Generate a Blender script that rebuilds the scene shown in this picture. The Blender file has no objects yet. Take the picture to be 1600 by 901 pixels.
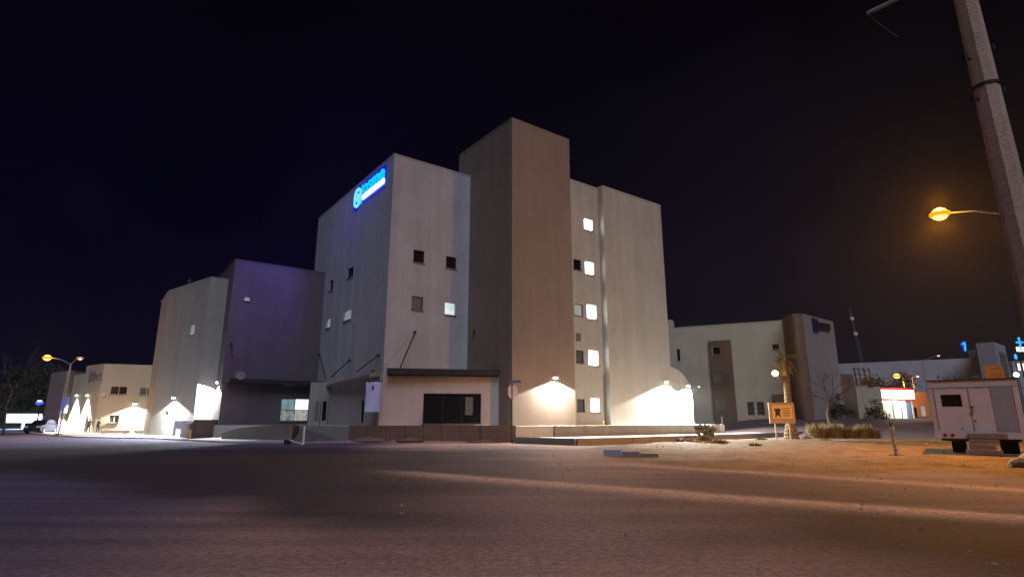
import bpy, bmesh, math, random
import numpy as np
from mathutils import Vector, Matrix, noise
random.seed(7)
PI = math.pi
scene = bpy.context.scene
COL = scene.collection

# ------------------------------------------------------------------ camera
F = 880.0; TH = math.atan(205/F); CH = 1.6
cam_d = bpy.data.cameras.new('camera'); cam = bpy.data.objects.new('camera', cam_d); COL.objects.link(cam)
cam.location = (0, 0, CH); cam.rotation_euler = (PI/2+TH, 0, 0)
cam_d.sensor_width = 36; cam_d.lens = F/1600*36; cam_d.clip_start = 0.05; cam_d.clip_end = 3000
scene.camera = cam

# ------------------------------------------------------------------ world: night sky
w = bpy.data.worlds.new('World'); scene.world = w; w.use_nodes = True
nt = w.node_tree; nt.nodes.clear()
wo = nt.nodes.new('ShaderNodeOutputWorld'); bg = nt.nodes.new('ShaderNodeBackground')
tc = nt.nodes.new('ShaderNodeTexCoord'); sx = nt.nodes.new('ShaderNodeSeparateXYZ')
cr = nt.nodes.new('ShaderNodeValToRGB'); cx = nt.nodes.new('ShaderNodeValToRGB'); mx = nt.nodes.new('ShaderNodeMix')
mx.data_type = 'RGBA'
cr.color_ramp.elements[0].position = 0.0; cr.color_ramp.elements[0].color = (0.0048, 0.0042, 0.0125, 1)
cr.color_ramp.elements[1].position = 0.62; cr.color_ramp.elements[1].color = (0.0012, 0.0008, 0.0030, 1)
e = cr.color_ramp.elements.new(0.25); e.color = (0.0022, 0.0016, 0.0085, 1)
cx.color_ramp.elements[0].position = 0.0; cx.color_ramp.elements[0].color = (0.0120, 0.0105, 0.0135, 1)
cx.color_ramp.elements[1].position = 0.6; cx.color_ramp.elements[1].color = (0.0020, 0.0016, 0.0028, 1)
mr = nt.nodes.new('ShaderNodeMapRange'); mr.inputs[1].default_value = -0.2; mr.inputs[2].default_value = 0.75
nt.links.new(tc.outputs['Generated'], sx.inputs[0])
nt.links.new(sx.outputs['Z'], cr.inputs[0]); nt.links.new(sx.outputs['Z'], cx.inputs[0])
nt.links.new(sx.outputs['X'], mr.inputs[0]); nt.links.new(mr.outputs[0], mx.inputs[0])
nt.links.new(cr.outputs[0], mx.inputs[6]); nt.links.new(cx.outputs[0], mx.inputs[7])
nt.links.new(mx.outputs[2], bg.inputs[0]); bg.inputs[1].default_value = 1.0
nt.links.new(bg.outputs[0], wo.inputs[0])
cn_ = nt.nodes.new('ShaderNodeTexNoise'); cn_.inputs['Scale'].default_value = 2.2; cn_.inputs['Detail'].default_value = 5   # faint uneven cloud in the town glow
cm_ = nt.nodes.new('ShaderNodeMapRange'); cm_.inputs[1].default_value = .3; cm_.inputs[2].default_value = .7; cm_.inputs[3].default_value = .6; cm_.inputs[4].default_value = 1.4
nt.links.new(tc.outputs['Generated'], cn_.inputs['Vector']); nt.links.new(cn_.outputs[0], cm_.inputs[0]); nt.links.new(cm_.outputs[0], bg.inputs[1])

# ------------------------------------------------------------------ weak night key (moon) behind the camera
sd = bpy.data.lights.new('moon', 'SUN'); sd.energy = 1.12; sd.angle = math.radians(36); sd.color = (0.74, 0.80, 1.0)
so = bpy.data.objects.new('moon', sd); COL.objects.link(so)
_az, _el = math.radians(-78), math.radians(48)      # direction towards the moon
_v = Vector((math.cos(_az)*math.cos(_el), math.sin(_az)*math.cos(_el), math.sin(_el)))
so.rotation_euler = _v.to_track_quat('Z', 'Y').to_euler(); so.location = (0, -20, 40)
vs = scene.view_settings; vs.view_transform = 'Standard'; vs.look = 'None'; vs.exposure = 0; vs.gamma = 1
scene.cycles.use_denoising = True
scene.cycles.max_bounces = 5
scene.cycles.sample_clamp_indirect = 3

# ------------------------------------------------------------------ survey: bearing + elevation read off the photo, turned into metres
_c, _s = math.cos(TH), math.sin(TH)
def ray(px, py):
    a = px-800.0; b = 450.5-py
    return (a, F*_c-b*_s, F*_s+b*_c)
def atY(px, py, Y):
    d = ray(px, py); t = Y/d[1]; return Vector((d[0]*t, Y, CH+d[2]*t))
def onZ(px, py, z=0.0):
    d = ray(px, py); t = (z-CH)/d[2]; return Vector((d[0]*t, d[1]*t, z))
def onW(A, D, px, py):
    d = ray(px, py); det = -D[0]*d[1]+d[0]*D[1]
    s_ = (A[0]*d[1]-d[0]*A[1])/det; t = (-D[0]*A[1]+D[1]*A[0])/det
    return s_, CH+d[2]*t, Vector((d[0]*t, d[1]*t, CH+d[2]*t))
def v2(v): return Vector((v[0], v[1]))
R = Vector((1220, 903.45)).normalized(); L = Vector((-R.y, R.x))
def vp(px): return Vector((px-800.0, 903.45)).normalized()

# ------------------------------------------------------------------ materials
MATS = {}
def mat(name, col, rough=0.85, var=0.12, scale=3.0, fine=40.0, bump=0.15, metal=0.0, emit=None, estr=0.0, stain=0.0, spec=0.3):
    if name in MATS: return MATS[name]
    m = bpy.data.materials.new(name); m.use_nodes = True; n = m.node_tree; b = n.nodes['Principled BSDF']
    b.inputs['Roughness'].default_value = rough; b.inputs['Metallic'].default_value = metal
    b.inputs['Specular IOR Level'].default_value = spec
    t = n.nodes.new('ShaderNodeTexCoord')
    n1 = n.nodes.new('ShaderNodeTexNoise'); n1.inputs['Scale'].default_value = scale*0.12; n1.inputs['Detail'].default_value = 6; n1.inputs['Roughness'].default_value = 0.65
    n2 = n.nodes.new('ShaderNodeTexNoise'); n2.inputs['Scale'].default_value = fine*0.2; n2.inputs['Detail'].default_value = 4; n2.inputs['Roughness'].default_value = 0.8
    n.links.new(t.outputs['Object'], n1.inputs['Vector']); n.links.new(t.outputs['Object'], n2.inputs['Vector'])
    ad = n.nodes.new('ShaderNodeMath'); ad.operation = 'ADD'
    n.links.new(n1.outputs[0], ad.inputs[0]); n.links.new(n2.outputs[0], ad.inputs[1])
    src = ad
    if stain:
        mp = n.nodes.new('ShaderNodeMapping'); mp.inputs['Scale'].default_value = (1.3, 1.3, 0.06)
        n3 = n.nodes.new('ShaderNodeTexNoise'); n3.inputs['Scale'].default_value = 1.0; n3.inputs['Detail'].default_value = 5
        n.links.new(t.outputs['Object'], mp.inputs[0]); n.links.new(mp.outputs[0], n3.inputs['Vector'])
        ml = n.nodes.new('ShaderNodeMath'); ml.operation = 'MULTIPLY_ADD'; ml.inputs[1].default_value = stain; 
        n.links.new(n3.outputs[0], ml.inputs[0]); n.links.new(ad.outputs[0], ml.inputs[2])
        sb = n.nodes.new('ShaderNodeMath'); sb.operation = 'SUBTRACT'; sb.inputs[1].default_value = stain*0.5
        n.links.new(ml.outputs[0], sb.inputs[0]); src = sb
    r = n.nodes.new('ShaderNodeMapRange'); r.inputs[1].default_value = 0.55; r.inputs[2].default_value = 1.45
    r.inputs[3].default_value = 1-var*1.6; r.inputs[4].default_value = 1+var*1.6
    n.links.new(src.outputs[0], r.inputs[0])
    mc = n.nodes.new('ShaderNodeVectorMath'); mc.operation = 'SCALE'; mc.inputs[0].default_value = col
    n.links.new(r.outputs[0], mc.inputs['Scale']); n.links.new(mc.outputs[0], b.inputs['Base Color'])
    if bump:
        bp = n.nodes.new('ShaderNodeBump'); bp.inputs['Strength'].default_value = bump; bp.inputs['Distance'].default_value = 0.05
        n.links.new(n2.outputs[0], bp.inputs['Height']); n.links.new(bp.outputs[0], b.inputs['Normal'])
    if emit:
        b.inputs['Emission Color'].default_value = (*emit, 1); b.inputs['Emission Strength'].default_value = estr
    MATS[name] = m; return m

def glow(name, col, s, var=0.0, scale=4.0):
    if name in MATS: return MATS[name]
    m = bpy.data.materials.new(name); m.use_nodes = True; n = m.node_tree; b = n.nodes['Principled BSDF']
    b.inputs['Base Color'].default_value = (0.06, 0.06, 0.06, 1); b.inputs['Roughness'].default_value = 0.4
    b.inputs['Emission Color'].default_value = (*col, 1); b.inputs['Emission Strength'].default_value = s
    if var:
        t = n.nodes.new('ShaderNodeTexCoord'); x = n.nodes.new('ShaderNodeTexNoise'); x.inputs['Scale'].default_value = scale
        x.inputs['Detail'].default_value = 3
        r = n.nodes.new('ShaderNodeMapRange'); r.inputs[1].default_value = .3; r.inputs[2].default_value = .7
        r.inputs[3].default_value = s*(1-var); r.inputs[4].default_value = s*(1+var)
        n.links.new(t.outputs['Object'], x.inputs['Vector']); n.links.new(x.outputs[0], r.inputs[0]); n.links.new(r.outputs[0], b.inputs['Emission Strength'])
    MATS[name] = m; return m

white_stucco = mat('white_stucco', (0.48, 0.47, 0.49), 0.9, 0.13, 3, 50, 0.35, stain=0.95)
wing_stucco = mat('wing_stucco', (0.43, 0.43, 0.39), 0.9, 0.13, 3, 50, 0.35, stain=0.95)
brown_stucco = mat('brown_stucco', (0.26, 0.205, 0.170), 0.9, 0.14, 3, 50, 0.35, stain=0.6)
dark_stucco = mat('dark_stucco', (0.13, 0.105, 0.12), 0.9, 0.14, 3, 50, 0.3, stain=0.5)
grey_stucco = mat('grey_stucco', (0.34, 0.33, 0.30), 0.9, 0.13, 3, 50, 0.35, stain=0.95)
pink_stucco = mat('annex_stucco', (0.50, 0.45, 0.43), 0.9, 0.13, 3, 40, 0.3, stain=0.5)
tan_stucco = mat('tan_stucco', (0.55, 0.46, 0.34), 0.9, 0.13, 3, 40, 0.3, stain=0.4)
sage_stucco = mat('sage_stucco', (0.52, 0.53, 0.43), 0.9, 0.12, 3, 40, 0.3, stain=0.4)
taupe_stucco = mat('taupe_stucco', (0.17, 0.12, 0.085), 0.9, 0.14, 3, 40, 0.3, stain=0.4)
cream_stucco = mat('cream_stucco', (0.52, 0.47, 0.36), 0.9, 0.12, 3, 40, 0.3, stain=0.4)
concrete = mat('concrete', (0.20, 0.185, 0.17), 0.92, 0.2, 8, 60, 0.4)
pale_concrete = mat('pale_concrete', (0.46, 0.45, 0.42), 0.9, 0.18, 8, 60, 0.3)
brown_wall = mat('brown_retaining', (0.13, 0.095, 0.088), 0.92, 0.2, 5, 60, 0.4)
pole_concrete = mat('pole_concrete', (0.62, 0.43, 0.32), 0.93, 0.26, 12, 90, 0.5, stain=0.5)
dark_metal = mat('dark_metal', (0.03, 0.027, 0.03), 0.6, 0.1, 5, 30, 0.05)
grey_metal = mat('grey_metal', (0.32, 0.32, 0.33), 0.5, 0.1, 5, 30, 0.05, metal=0.3)
white_paint = mat('white_paint', (0.72, 0.72, 0.74), 0.5, 0.08, 5, 30, 0.05)
trailer_white = mat('trailer_white', (0.62, 0.55, 0.53), 0.7, 0.14, 10, 60, 0.1, stain=0.6)
trim_shadow_grey = mat('trim_shadow_grey', (0.30, 0.31, 0.34), 0.7, 0.14, 10, 60, 0.1, stain=0.6)  # grey of the trims, also the colour of the painted pole shadow
rust = mat('rust', (0.15, 0.10, 0.075), 0.9, 0.3, 20, 80, 0.3)
wood = mat('weathered_wood', (0.30, 0.21, 0.15), 0.9, 0.25, 12, 90, 0.4)
rubber = mat('rubber', (0.015, 0.015, 0.017), 0.8, 0.1)
yellow_paint = mat('yellow_paint', (0.55, 0.40, 0.10), 0.7, 0.15)
bark = mat('bark', (0.075, 0.05, 0.035), 0.95, 0.3, 20, 80, 0.6)
palm_bark = mat('palm_bark', (0.12, 0.08, 0.045), 0.95, 0.3, 20, 80, 0.6)
leaf_dark = mat('leaf_dark', (0.045, 0.05, 0.03), 0.8, 0.3)
leaf_grey = mat('leaf_grey', (0.10, 0.11, 0.085), 0.8, 0.3)
leaf_dry = mat('leaf_dry', (0.15, 0.115, 0.05), 0.85, 0.35, 30, 80, 0)
leaf_palm = mat('leaf_palm', (0.09, 0.08, 0.03), 0.8, 0.3, 30, 80, 0)
def glass(name, col, rough=0.12):
    return mat(name, col, rough, 0.3, 12, 10, 0.0, spec=0.5)
dark_glass = glass('dark_glass', (0.012, 0.012, 0.014), 0.25)
dim_glass = mat('dim_glass', (0.05, 0.05, 0.045), 0.3, 0.3, 8, 10, 0, emit=(0.9, 0.95, 0.85), estr=0.03)
blind_glass = mat('blind_glass', (0.25, 0.27, 0.25), 0.5, 0.2, 8, 10, 0, emit=(0.8, 1.0, 0.95), estr=0.22)
lit_glass = glow('lit_glass', (0.86, 1.0, 0.98), 0.75, 0.25, 2.5)
bright_glass = glow('bright_glass', (1.0, 0.98, 0.92), 14.0)

# ------------------------------------------------------------------ mesh helpers
class MB:
    def __init__(s): s.v = []; s.f = []
    def add(s, vs_, fs):
        o = len(s.v); s.v += [tuple(p) for p in vs_]; s.f += [tuple(i+o for i in f) for f in fs]; return s
    def box(s, c, h, rz=0.0, M=None):
        c = Vector(c); rm = M if M is not None else Matrix.Rotation(rz, 3, 'Z')
        pts = [c+rm@Vector((x*h[0], y*h[1], z*h[2])) for z in (-1, 1) for x, y in ((-1, -1), (1, -1), (1, 1), (-1, 1))]
        return s.add(pts, [(3, 2, 1, 0), (4, 5, 6, 7), (0, 1, 5, 4), (1, 2, 6, 5), (2, 3, 7, 6), (3, 0, 4, 7)])
    def prism(s, pts, z0, z1, caps=True):
        n = len(pts); vv = [(p[0], p[1], z0) for p in pts]+[(p[0], p[1], z1) for p in pts]
        fs = [(i, (i+1) % n, n+(i+1) % n, n+i) for i in range(n)]
        if caps: fs += [tuple(range(n, 2*n)), tuple(range(n-1, -1, -1))]
        return s.add(vv, fs)
    def tube(s, pts, rad, n=8, caps=True):
        pts = [Vector(p) for p in pts]; k = len(pts)
        rad = rad if isinstance(rad, (list, tuple)) else [rad]*k
        vv = []; 
        for i, p in enumerate(pts):
            d = (pts[min(i+1, k-1)]-pts[max(i-1, 0)]).normalized()
            a = d.orthogonal().normalized() if abs(d.z) < .95 else Vector((1, 0, 0)).cross(d).normalized()
            if i and a.dot(pa) < 0: a = -a
            if i:
                a = (pa-d*pa.dot(d)).normalized()
            pa = a; b = d.cross(a)
            for j in range(n):
                t = 2*PI*j/n; vv.append(p+(a*math.cos(t)+b*math.sin(t))*rad[i])
        fs = [(i*n+j, i*n+(j+1) % n, (i+1)*n+(j+1) % n, (i+1)*n+j) for i in range(k-1) for j in range(n)]
        if caps: fs += [tuple(range(n-1, -1, -1)), tuple(range((k-1)*n, k*n))]
        return s.add(vv, fs)
    def ball(s, c, r, nu=12, nv=7, sc=(1, 1, 1)):
        vv = [(c[0], c[1], c[2]-r*sc[2])]
        for i in range(1, nv):
            a = -PI/2+PI*i/nv
            for j in range(nu):
                t = 2*PI*j/nu; vv.append((c[0]+r*sc[0]*math.cos(a)*math.cos(t), c[1]+r*sc[1]*math.cos(a)*math.sin(t), c[2]+r*sc[2]*math.sin(a)))
        vv.append((c[0], c[1], c[2]+r*sc[2])); m = len(vv)-1
        fs = [(0, 1+(j+1) % nu, 1+j) for j in range(nu)]
        fs += [(1+i*nu+j, 1+i*nu+(j+1) % nu, 1+(i+1)*nu+(j+1) % nu, 1+(i+1)*nu+j) for i in range(nv-2) for j in range(nu)]
        b_ = 1+(nv-2)*nu; fs += [(b_+j, b_+(j+1) % nu, m) for j in range(nu)]
        return s.add(vv, fs)
    def build(s, name, m, parent=None, smooth=False, bevel=0.0):
        me = bpy.data.meshes.new(name); org = parent.location if parent is not None and parent.parent is None else None
        inv = parent.matrix_basis.inverted() if parent is not None and parent.parent is None else None
        vv = s.v
        if parent is not None:
            P = parent; Mw = Matrix.Identity(4)
            while P is not None: Mw = P.matrix_basis @ Mw; P = P.parent
            iv = Mw.inverted(); vv = [tuple(iv@Vector(p)) for p in s.v]
        me.from_pydata(vv, [], s.f); me.update()
        if smooth:
            for p in me.polygons: p.use_smooth = True
        me.materials.append(m)
        o = bpy.data.objects.new(name, me); COL.objects.link(o); o.parent = parent
        if bevel:
            bm_ = bmesh.new(); bm_.from_mesh(me)
            bmesh.ops.bevel(bm_, geom=bm_.edges[:], offset=bevel, segments=2, affect='EDGES', profile=0.6); bm_.to_mesh(me); bm_.free()
        return o
def tag(o, label=None, cat=None, group=None, kind=None):
    if label: o['label'] = label
    if cat: o['category'] = cat
    if group: o['group'] = group
    if kind: o['kind'] = kind
    return o
def thing(name, label, cat, loc=(0, 0, 0), group=None, rz=0.0):
    o = bpy.data.objects.new(name, None); COL.objects.link(o); o.location = loc; o.rotation_euler = (0, 0, rz); o.empty_display_size = 0.3
    return tag(o, label, cat, group)
def point(name, loc, e, col, r=0.08, parent=None):
    l = bpy.data.lights.new(name, 'POINT'); l.energy = e; l.color = col; l.shadow_soft_size = r
    o = bpy.data.objects.new(name, l); COL.objects.link(o); o.location = loc
    if parent is not None: o.parent = parent; o.matrix_parent_inverse = parent.matrix_basis.inverted()
    return o
def spot(name, loc, d, e, col, size=140, blend=0.12, r=0.05, parent=None):
    l = bpy.data.lights.new(name, 'SPOT'); l.energy = e; l.color = col; l.shadow_soft_size = r
    l.spot_size = math.radians(size); l.spot_blend = blend
    o = bpy.data.objects.new(name, l); COL.objects.link(o); o.location = loc
    o.rotation_euler = (-Vector(d)).to_track_quat('Z', 'Y').to_euler()
    if parent is not None: o.parent = parent; o.matrix_parent_inverse = parent.matrix_basis.inverted()
    return o

# a wall from P to Q (outward normal to the right of travel) with real openings
DEPTH = 0.18
def wall_face(mb, P, Q, z0, z1, ops=()):
    P = v2(P); Q = v2(Q); D = (Q-P).normalized(); ln = (Q-P).length; N = Vector((D.y, -D.x))
    ss = sorted({0.0, ln}|{o[0] for o in ops}|{o[1] for o in ops}); zz = sorted({z0, z1}|{o[2] for o in ops}|{o[3] for o in ops})
    def pt(s_, z, d=0.0): p = P+D*s_-N*d; return (p.x, p.y, z)
    for i in range(len(ss)-1):
        for j in range(len(zz)-1):
            cs, cz = (ss[i]+ss[i+1])/2, (zz[j]+zz[j+1])/2
            if any(o[0] < cs < o[1] and o[2] < cz < o[3] for o in ops): continue
            mb.add([pt(ss[i], zz[j]), pt(ss[i+1], zz[j]), pt(ss[i+1], zz[j+1]), pt(ss[i], zz[j+1])], [(0, 1, 2, 3)])
    for a, b, c, d in [o[:4] for o in ops]:
        for (s0, y0), (s1, y1) in (((a, c), (b, c)), ((b, c), (b, d)), ((b, d), (a, d)), ((a, d), (a, c))):
            mb.add([pt(s0, y0), pt(s1, y1), pt(s1, y1, DEPTH+.05), pt(s0, y0, DEPTH+.05)], [(0, 1, 2, 3)])
def wall_pt(P, Q, s_, z, out=0.0):
    P = v2(P); Q = v2(Q); D = (Q-P).normalized(); N = Vector((D.y, -D.x)); p = P+D*s_+N*out; return Vector((p.x, p.y, z))
def window_fit(root, P, Q, o, pane_m, frame_m, mull=(0, 0), name='window', fw=0.05):
    """frame as a part, pane as its sub-part, set back in the opening"""
    a, b, c, d = o[:4]; P2 = v2(P); Q2 = v2(Q); D = (Q2-P2).normalized(); rz = math.atan2(D.y, D.x)
    mb = MB(); dp = -DEPTH+0.05
    def bar(s0, s1, z0, z1): 
        cc = wall_pt(P, Q, (s0+s1)/2, (z0+z1)/2, dp); mb.box(cc, ((s1-s0)/2, 0.03, (z1-z0)/2), rz)
    bar(a, b, c, c+fw); bar(a, b, d-fw, d); bar(a, a+fw, c+fw, d-fw); bar(b-fw, b, c+fw, d-fw)
    for k in range(mull[0]):
        s_ = a+(b-a)*(k+1)/(mull[0]+1); bar(s_-fw*.5, s_+fw*.5, c+fw, d-fw)
    for k in range(mull[1]):
        z_ = c+(d-c)*(k+1)/(mull[1]+1); dp2 = dp
        cc = wall_pt(P, Q, (a+b)/2, z_, dp-0.004); mb.box(cc, ((b-a)/2-fw, 0.022, fw*.5), rz)
    fr = mb.build(name, frame_m, root)
    pmb = MB(); q = [wall_pt(P, Q, s_, z, -DEPTH+0.02) for s_, z in ((a, c), (b, c), (b, d), (a, d))]
    pmb.add(q, [(0, 1, 2, 3)])
    pn = pmb.build('pane', pane_m, fr)
    if name == 'window':
        sm = MB(); cc = wall_pt(P, Q, (a+b)/2, c-0.035, 0.03); sm.box(cc, ((b-a)/2+0.06, 0.06, 0.035), rz)
        sm.build('sill', frame_m if False else root['_sill'] if False else MATS['concrete'], fr)
    return fr
def px_open(P, Q, x0, y0, x1, y1):
    P = v2(P); D = (v2(Q)-P).normalized(); xm, ym = (x0+x1)/2, (y0+y1)/2
    return (onW(P, D, x0, ym)[0], onW(P, D, x1, ym)[0], onW(P, D, xm, y1)[1], onW(P, D, xm, y0)[1])
def cap(root, pts, z, m, name='parapet_cap', w_=0.12, h=0.09):
    """coping strip round a flat roof"""
    mb = MB(); n = len(pts)
    for i in range(n):
        P, Q = v2(pts[i]), v2(pts[(i+1) % n]); D = (Q-P).normalized(); ln = (Q-P).length
        mb.box(Vector(((P.x+Q.x)/2, (P.y+Q.y)/2, z+h/2))+Vector((D.y, -D.x, 0))*(-w_+0.04+0.001*i), (ln/2-0.03+0.04*(i % 2), w_, h/2-0.001*i), math.atan2(D.y, D.x))
    return mb.build(name, m, root)
def building(name, label, cat, pts, z0, z1, m, ops=None, capm=None, group=None):
    """pts counter-clockwise; ops {edge: [(a,b,c,d,pane,frame,mull,partname)]}"""
    ops = ops or {}; root = thing(name, label, cat, (sum(p[0] for p in pts)/len(pts), sum(p[1] for p in pts)/len(pts), z0), group)
    mb = MB(); n = len(pts)
    for i in range(n): wall_face(mb, pts[i], pts[(i+1) % n], z0, z1, ops.get(i, ()))
    mb.add([(p[0], p[1], z1) for p in pts], [tuple(range(n))])
    mb.build('wall', m, root)
    if capm: cap(root, pts, z1, capm)
    for i, lst in ops.items():
        for o in lst:
            window_fit(root, pts[i], pts[(i+1) % n], o, o[4], o[5] if len(o) > 5 else dark_metal, o[6] if len(o) > 6 else (0, 0), o[7] if len(o) > 7 else 'window')
    return root
def fan(pts): return pts

# ------------------------------------------------------------------ ground heightfield
def smooth(a, b, x):
    t = np.clip((x-a)/(b-a), 0, 1); return t*t*(3-2*t)
rng = np.random.RandomState(3)
_lat = rng.rand(128, 128)
def vnoise(x, y):
    xi = np.floor(x).astype(int); yi = np.floor(y).astype(int); fx = x-xi; fy = y-yi
    fx = fx*fx*(3-2*fx); fy = fy*fy*(3-2*fy)
    g = lambda i, j: _lat[i % 128, j % 128]
    return (g(xi, yi)*(1-fx)+g(xi+1, yi)*fx)*(1-fy)+(g(xi, yi+1)*(1-fx)+g(xi+1, yi+1)*fx)*fy
def fbm(x, y, o=4):
    s_ = 0; a = .5
    for k in range(o): s_ = s_+a*vnoise(x*2**k+7*k, y*2**k+3*k); a *= .5
    return s_
def band(x, y, P, Q, w_, x0=-1e9, x1=1e9):
    D = (v2(Q)-v2(P)).normalized(); d = (x-P[0])*(-D.y)+(y-P[1])*D.x; d = d+(fbm(x*.25, y*.25)-.47)*w_*1.6
    s_ = (x-P[0])*D.x+(y-P[1])*D.y; ln = (v2(Q)-v2(P)).length
    return np.exp(-(d/w_)**2)*smooth(x0, x0+4, s_)*(1-smooth(x1-4, x1, s_))
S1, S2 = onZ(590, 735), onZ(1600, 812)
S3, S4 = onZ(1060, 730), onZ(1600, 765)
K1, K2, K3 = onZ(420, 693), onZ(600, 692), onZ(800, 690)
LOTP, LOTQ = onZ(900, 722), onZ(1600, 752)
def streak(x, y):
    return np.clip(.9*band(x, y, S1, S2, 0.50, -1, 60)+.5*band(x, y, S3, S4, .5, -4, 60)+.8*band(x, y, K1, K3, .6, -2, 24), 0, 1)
def sand_warmth_mask(x, y):
    D = (LOTQ-LOTP).to_2d().normalized(); d = (x-LOTP[0])*(-D.y)+(y-LOTP[1])*D.x
    e_ = onZ(880, 705)
    m = smooth(-0.6, 1.6, d+(fbm(x*.3, y*.3)-.47)*5)*smooth(e_.x-1, e_.x+3.5, x-(y-25)*.12+(fbm(x*.4+9, y*.4)-.47)*4)*(1-smooth(46, 50, y+(fbm(x*.2, y*.2+5)-.47)*5))
    m = m*(1-.9*np.clip(streak(x, y), 0, 1))
    m = np.maximum(m, (.05+.22*smooth(.35, .62, fbm(x*.5+3, y*.5+1)))*smooth(-4, 8, x+(fbm(x*.2, y*.2)-.47)*6))  # brown dust growing to the right, painted in for warm lamp light
    m = np.maximum(m, 0.5*smooth(.50, .68, fbm(x*.16+3, y*.16+8))*smooth(3, 16, y)*0.6)
    return m
def lot_mask(x, y):
    D = (LOTQ-LOTP).to_2d().normalized(); d = (x-LOTP[0])*(-D.y)+(y-LOTP[1])*D.x
    return smooth(0, 3, d)*smooth(3, 9, x)
def height(x, y):
    h = smooth(20, 34, x)*smooth(55, 74, y)*1.75
    h = h+lot_mask(x, y)*((fbm(x*.35, y*.35)-.47)*.34+.05)*(1-smooth(44, 52, y))
    h = h+band(x, y, S1, S2, 0.4, -1, 60)*.05+band(x, y, K1, K3, .8, -2, 24)*(.12+.5*np.maximum(0, fbm(x*.5, y*.5)-.42))
    h = h+(fbm(x*1.3, y*1.3)-.47)*.02
    return h
def hz(x, y): return float(height(np.array([float(x)]), np.array([float(y)]))[0])
ys = [-14.0]
while ys[-1] < 150: ys.append(ys[-1]+max(0.22, min(1.3, 0.012*abs(ys[-1])+0.12)))
ys = np.array(ys); xs = np.arange(-120, 130.01, 0.5)
X, Y = np.meshgrid(xs, ys); Z = height(X, Y); Sm = sand_warmth_mask(X, Y)
nx, ny = len(xs), len(ys)
me = bpy.data.meshes.new('ground'); me.vertices.add(nx*ny)
me.vertices.foreach_set('co', np.stack([X, Y, Z], -1).astype(np.float32).ravel())
ii, jj = np.meshgrid(np.arange(ny-1), np.arange(nx-1), indexing='ij'); b0 = (ii*nx+jj).ravel()
quads = np.stack([b0, b0+1, b0+nx+1, b0+nx], -1).astype(np.int32)
me.loops.add(quads.size); me.loops.foreach_set('vertex_index', quads.ravel())
me.polygons.add(len(quads)); me.polygons.foreach_set('loop_start', np.arange(0, quads.size, 4, dtype=np.int32))
me.polygons.foreach_set('use_smooth', np.ones(len(quads), bool)); me.update(calc_edges=True)
at = me.attributes.new('sand', 'FLOAT', 'POINT'); at.data.foreach_set('value', Sm.astype(np.float32).ravel())  # sandy lot, plus the warm light tint painted over the right side
# ground where lamp light falls off, its shade painted into the asphalt colour
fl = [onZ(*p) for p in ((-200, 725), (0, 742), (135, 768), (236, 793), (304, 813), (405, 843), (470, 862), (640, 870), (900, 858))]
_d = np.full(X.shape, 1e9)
def shade_mask(x, y):
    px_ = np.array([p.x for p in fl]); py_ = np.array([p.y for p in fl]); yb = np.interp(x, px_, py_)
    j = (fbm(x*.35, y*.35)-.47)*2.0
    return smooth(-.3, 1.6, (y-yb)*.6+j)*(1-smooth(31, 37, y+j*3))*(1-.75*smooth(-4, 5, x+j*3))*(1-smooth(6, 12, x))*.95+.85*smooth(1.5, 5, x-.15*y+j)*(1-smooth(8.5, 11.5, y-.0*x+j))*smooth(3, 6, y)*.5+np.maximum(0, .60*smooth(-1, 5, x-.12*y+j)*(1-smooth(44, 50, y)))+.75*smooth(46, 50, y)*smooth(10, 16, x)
me.attributes.new('shade', 'FLOAT', 'POINT').data.foreach_set('value', shade_mask(X, Y).astype(np.float32).ravel())
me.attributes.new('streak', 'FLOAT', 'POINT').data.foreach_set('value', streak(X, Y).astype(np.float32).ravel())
me.attributes.new('cool_light', 'FLOAT', 'POINT').data.foreach_set('value', (1-smooth(-7.5, -2.0, X+Y*.1+(fbm(X*.3, Y*.3)-.47)*4)).astype(np.float32).ravel())  # bluish tint of the light at left, put into the ground colour
ground = bpy.data.objects.new('ground', me); COL.objects.link(ground); tag(ground, 'dark dusty asphalt road and sandy lot', kind='structure')
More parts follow.
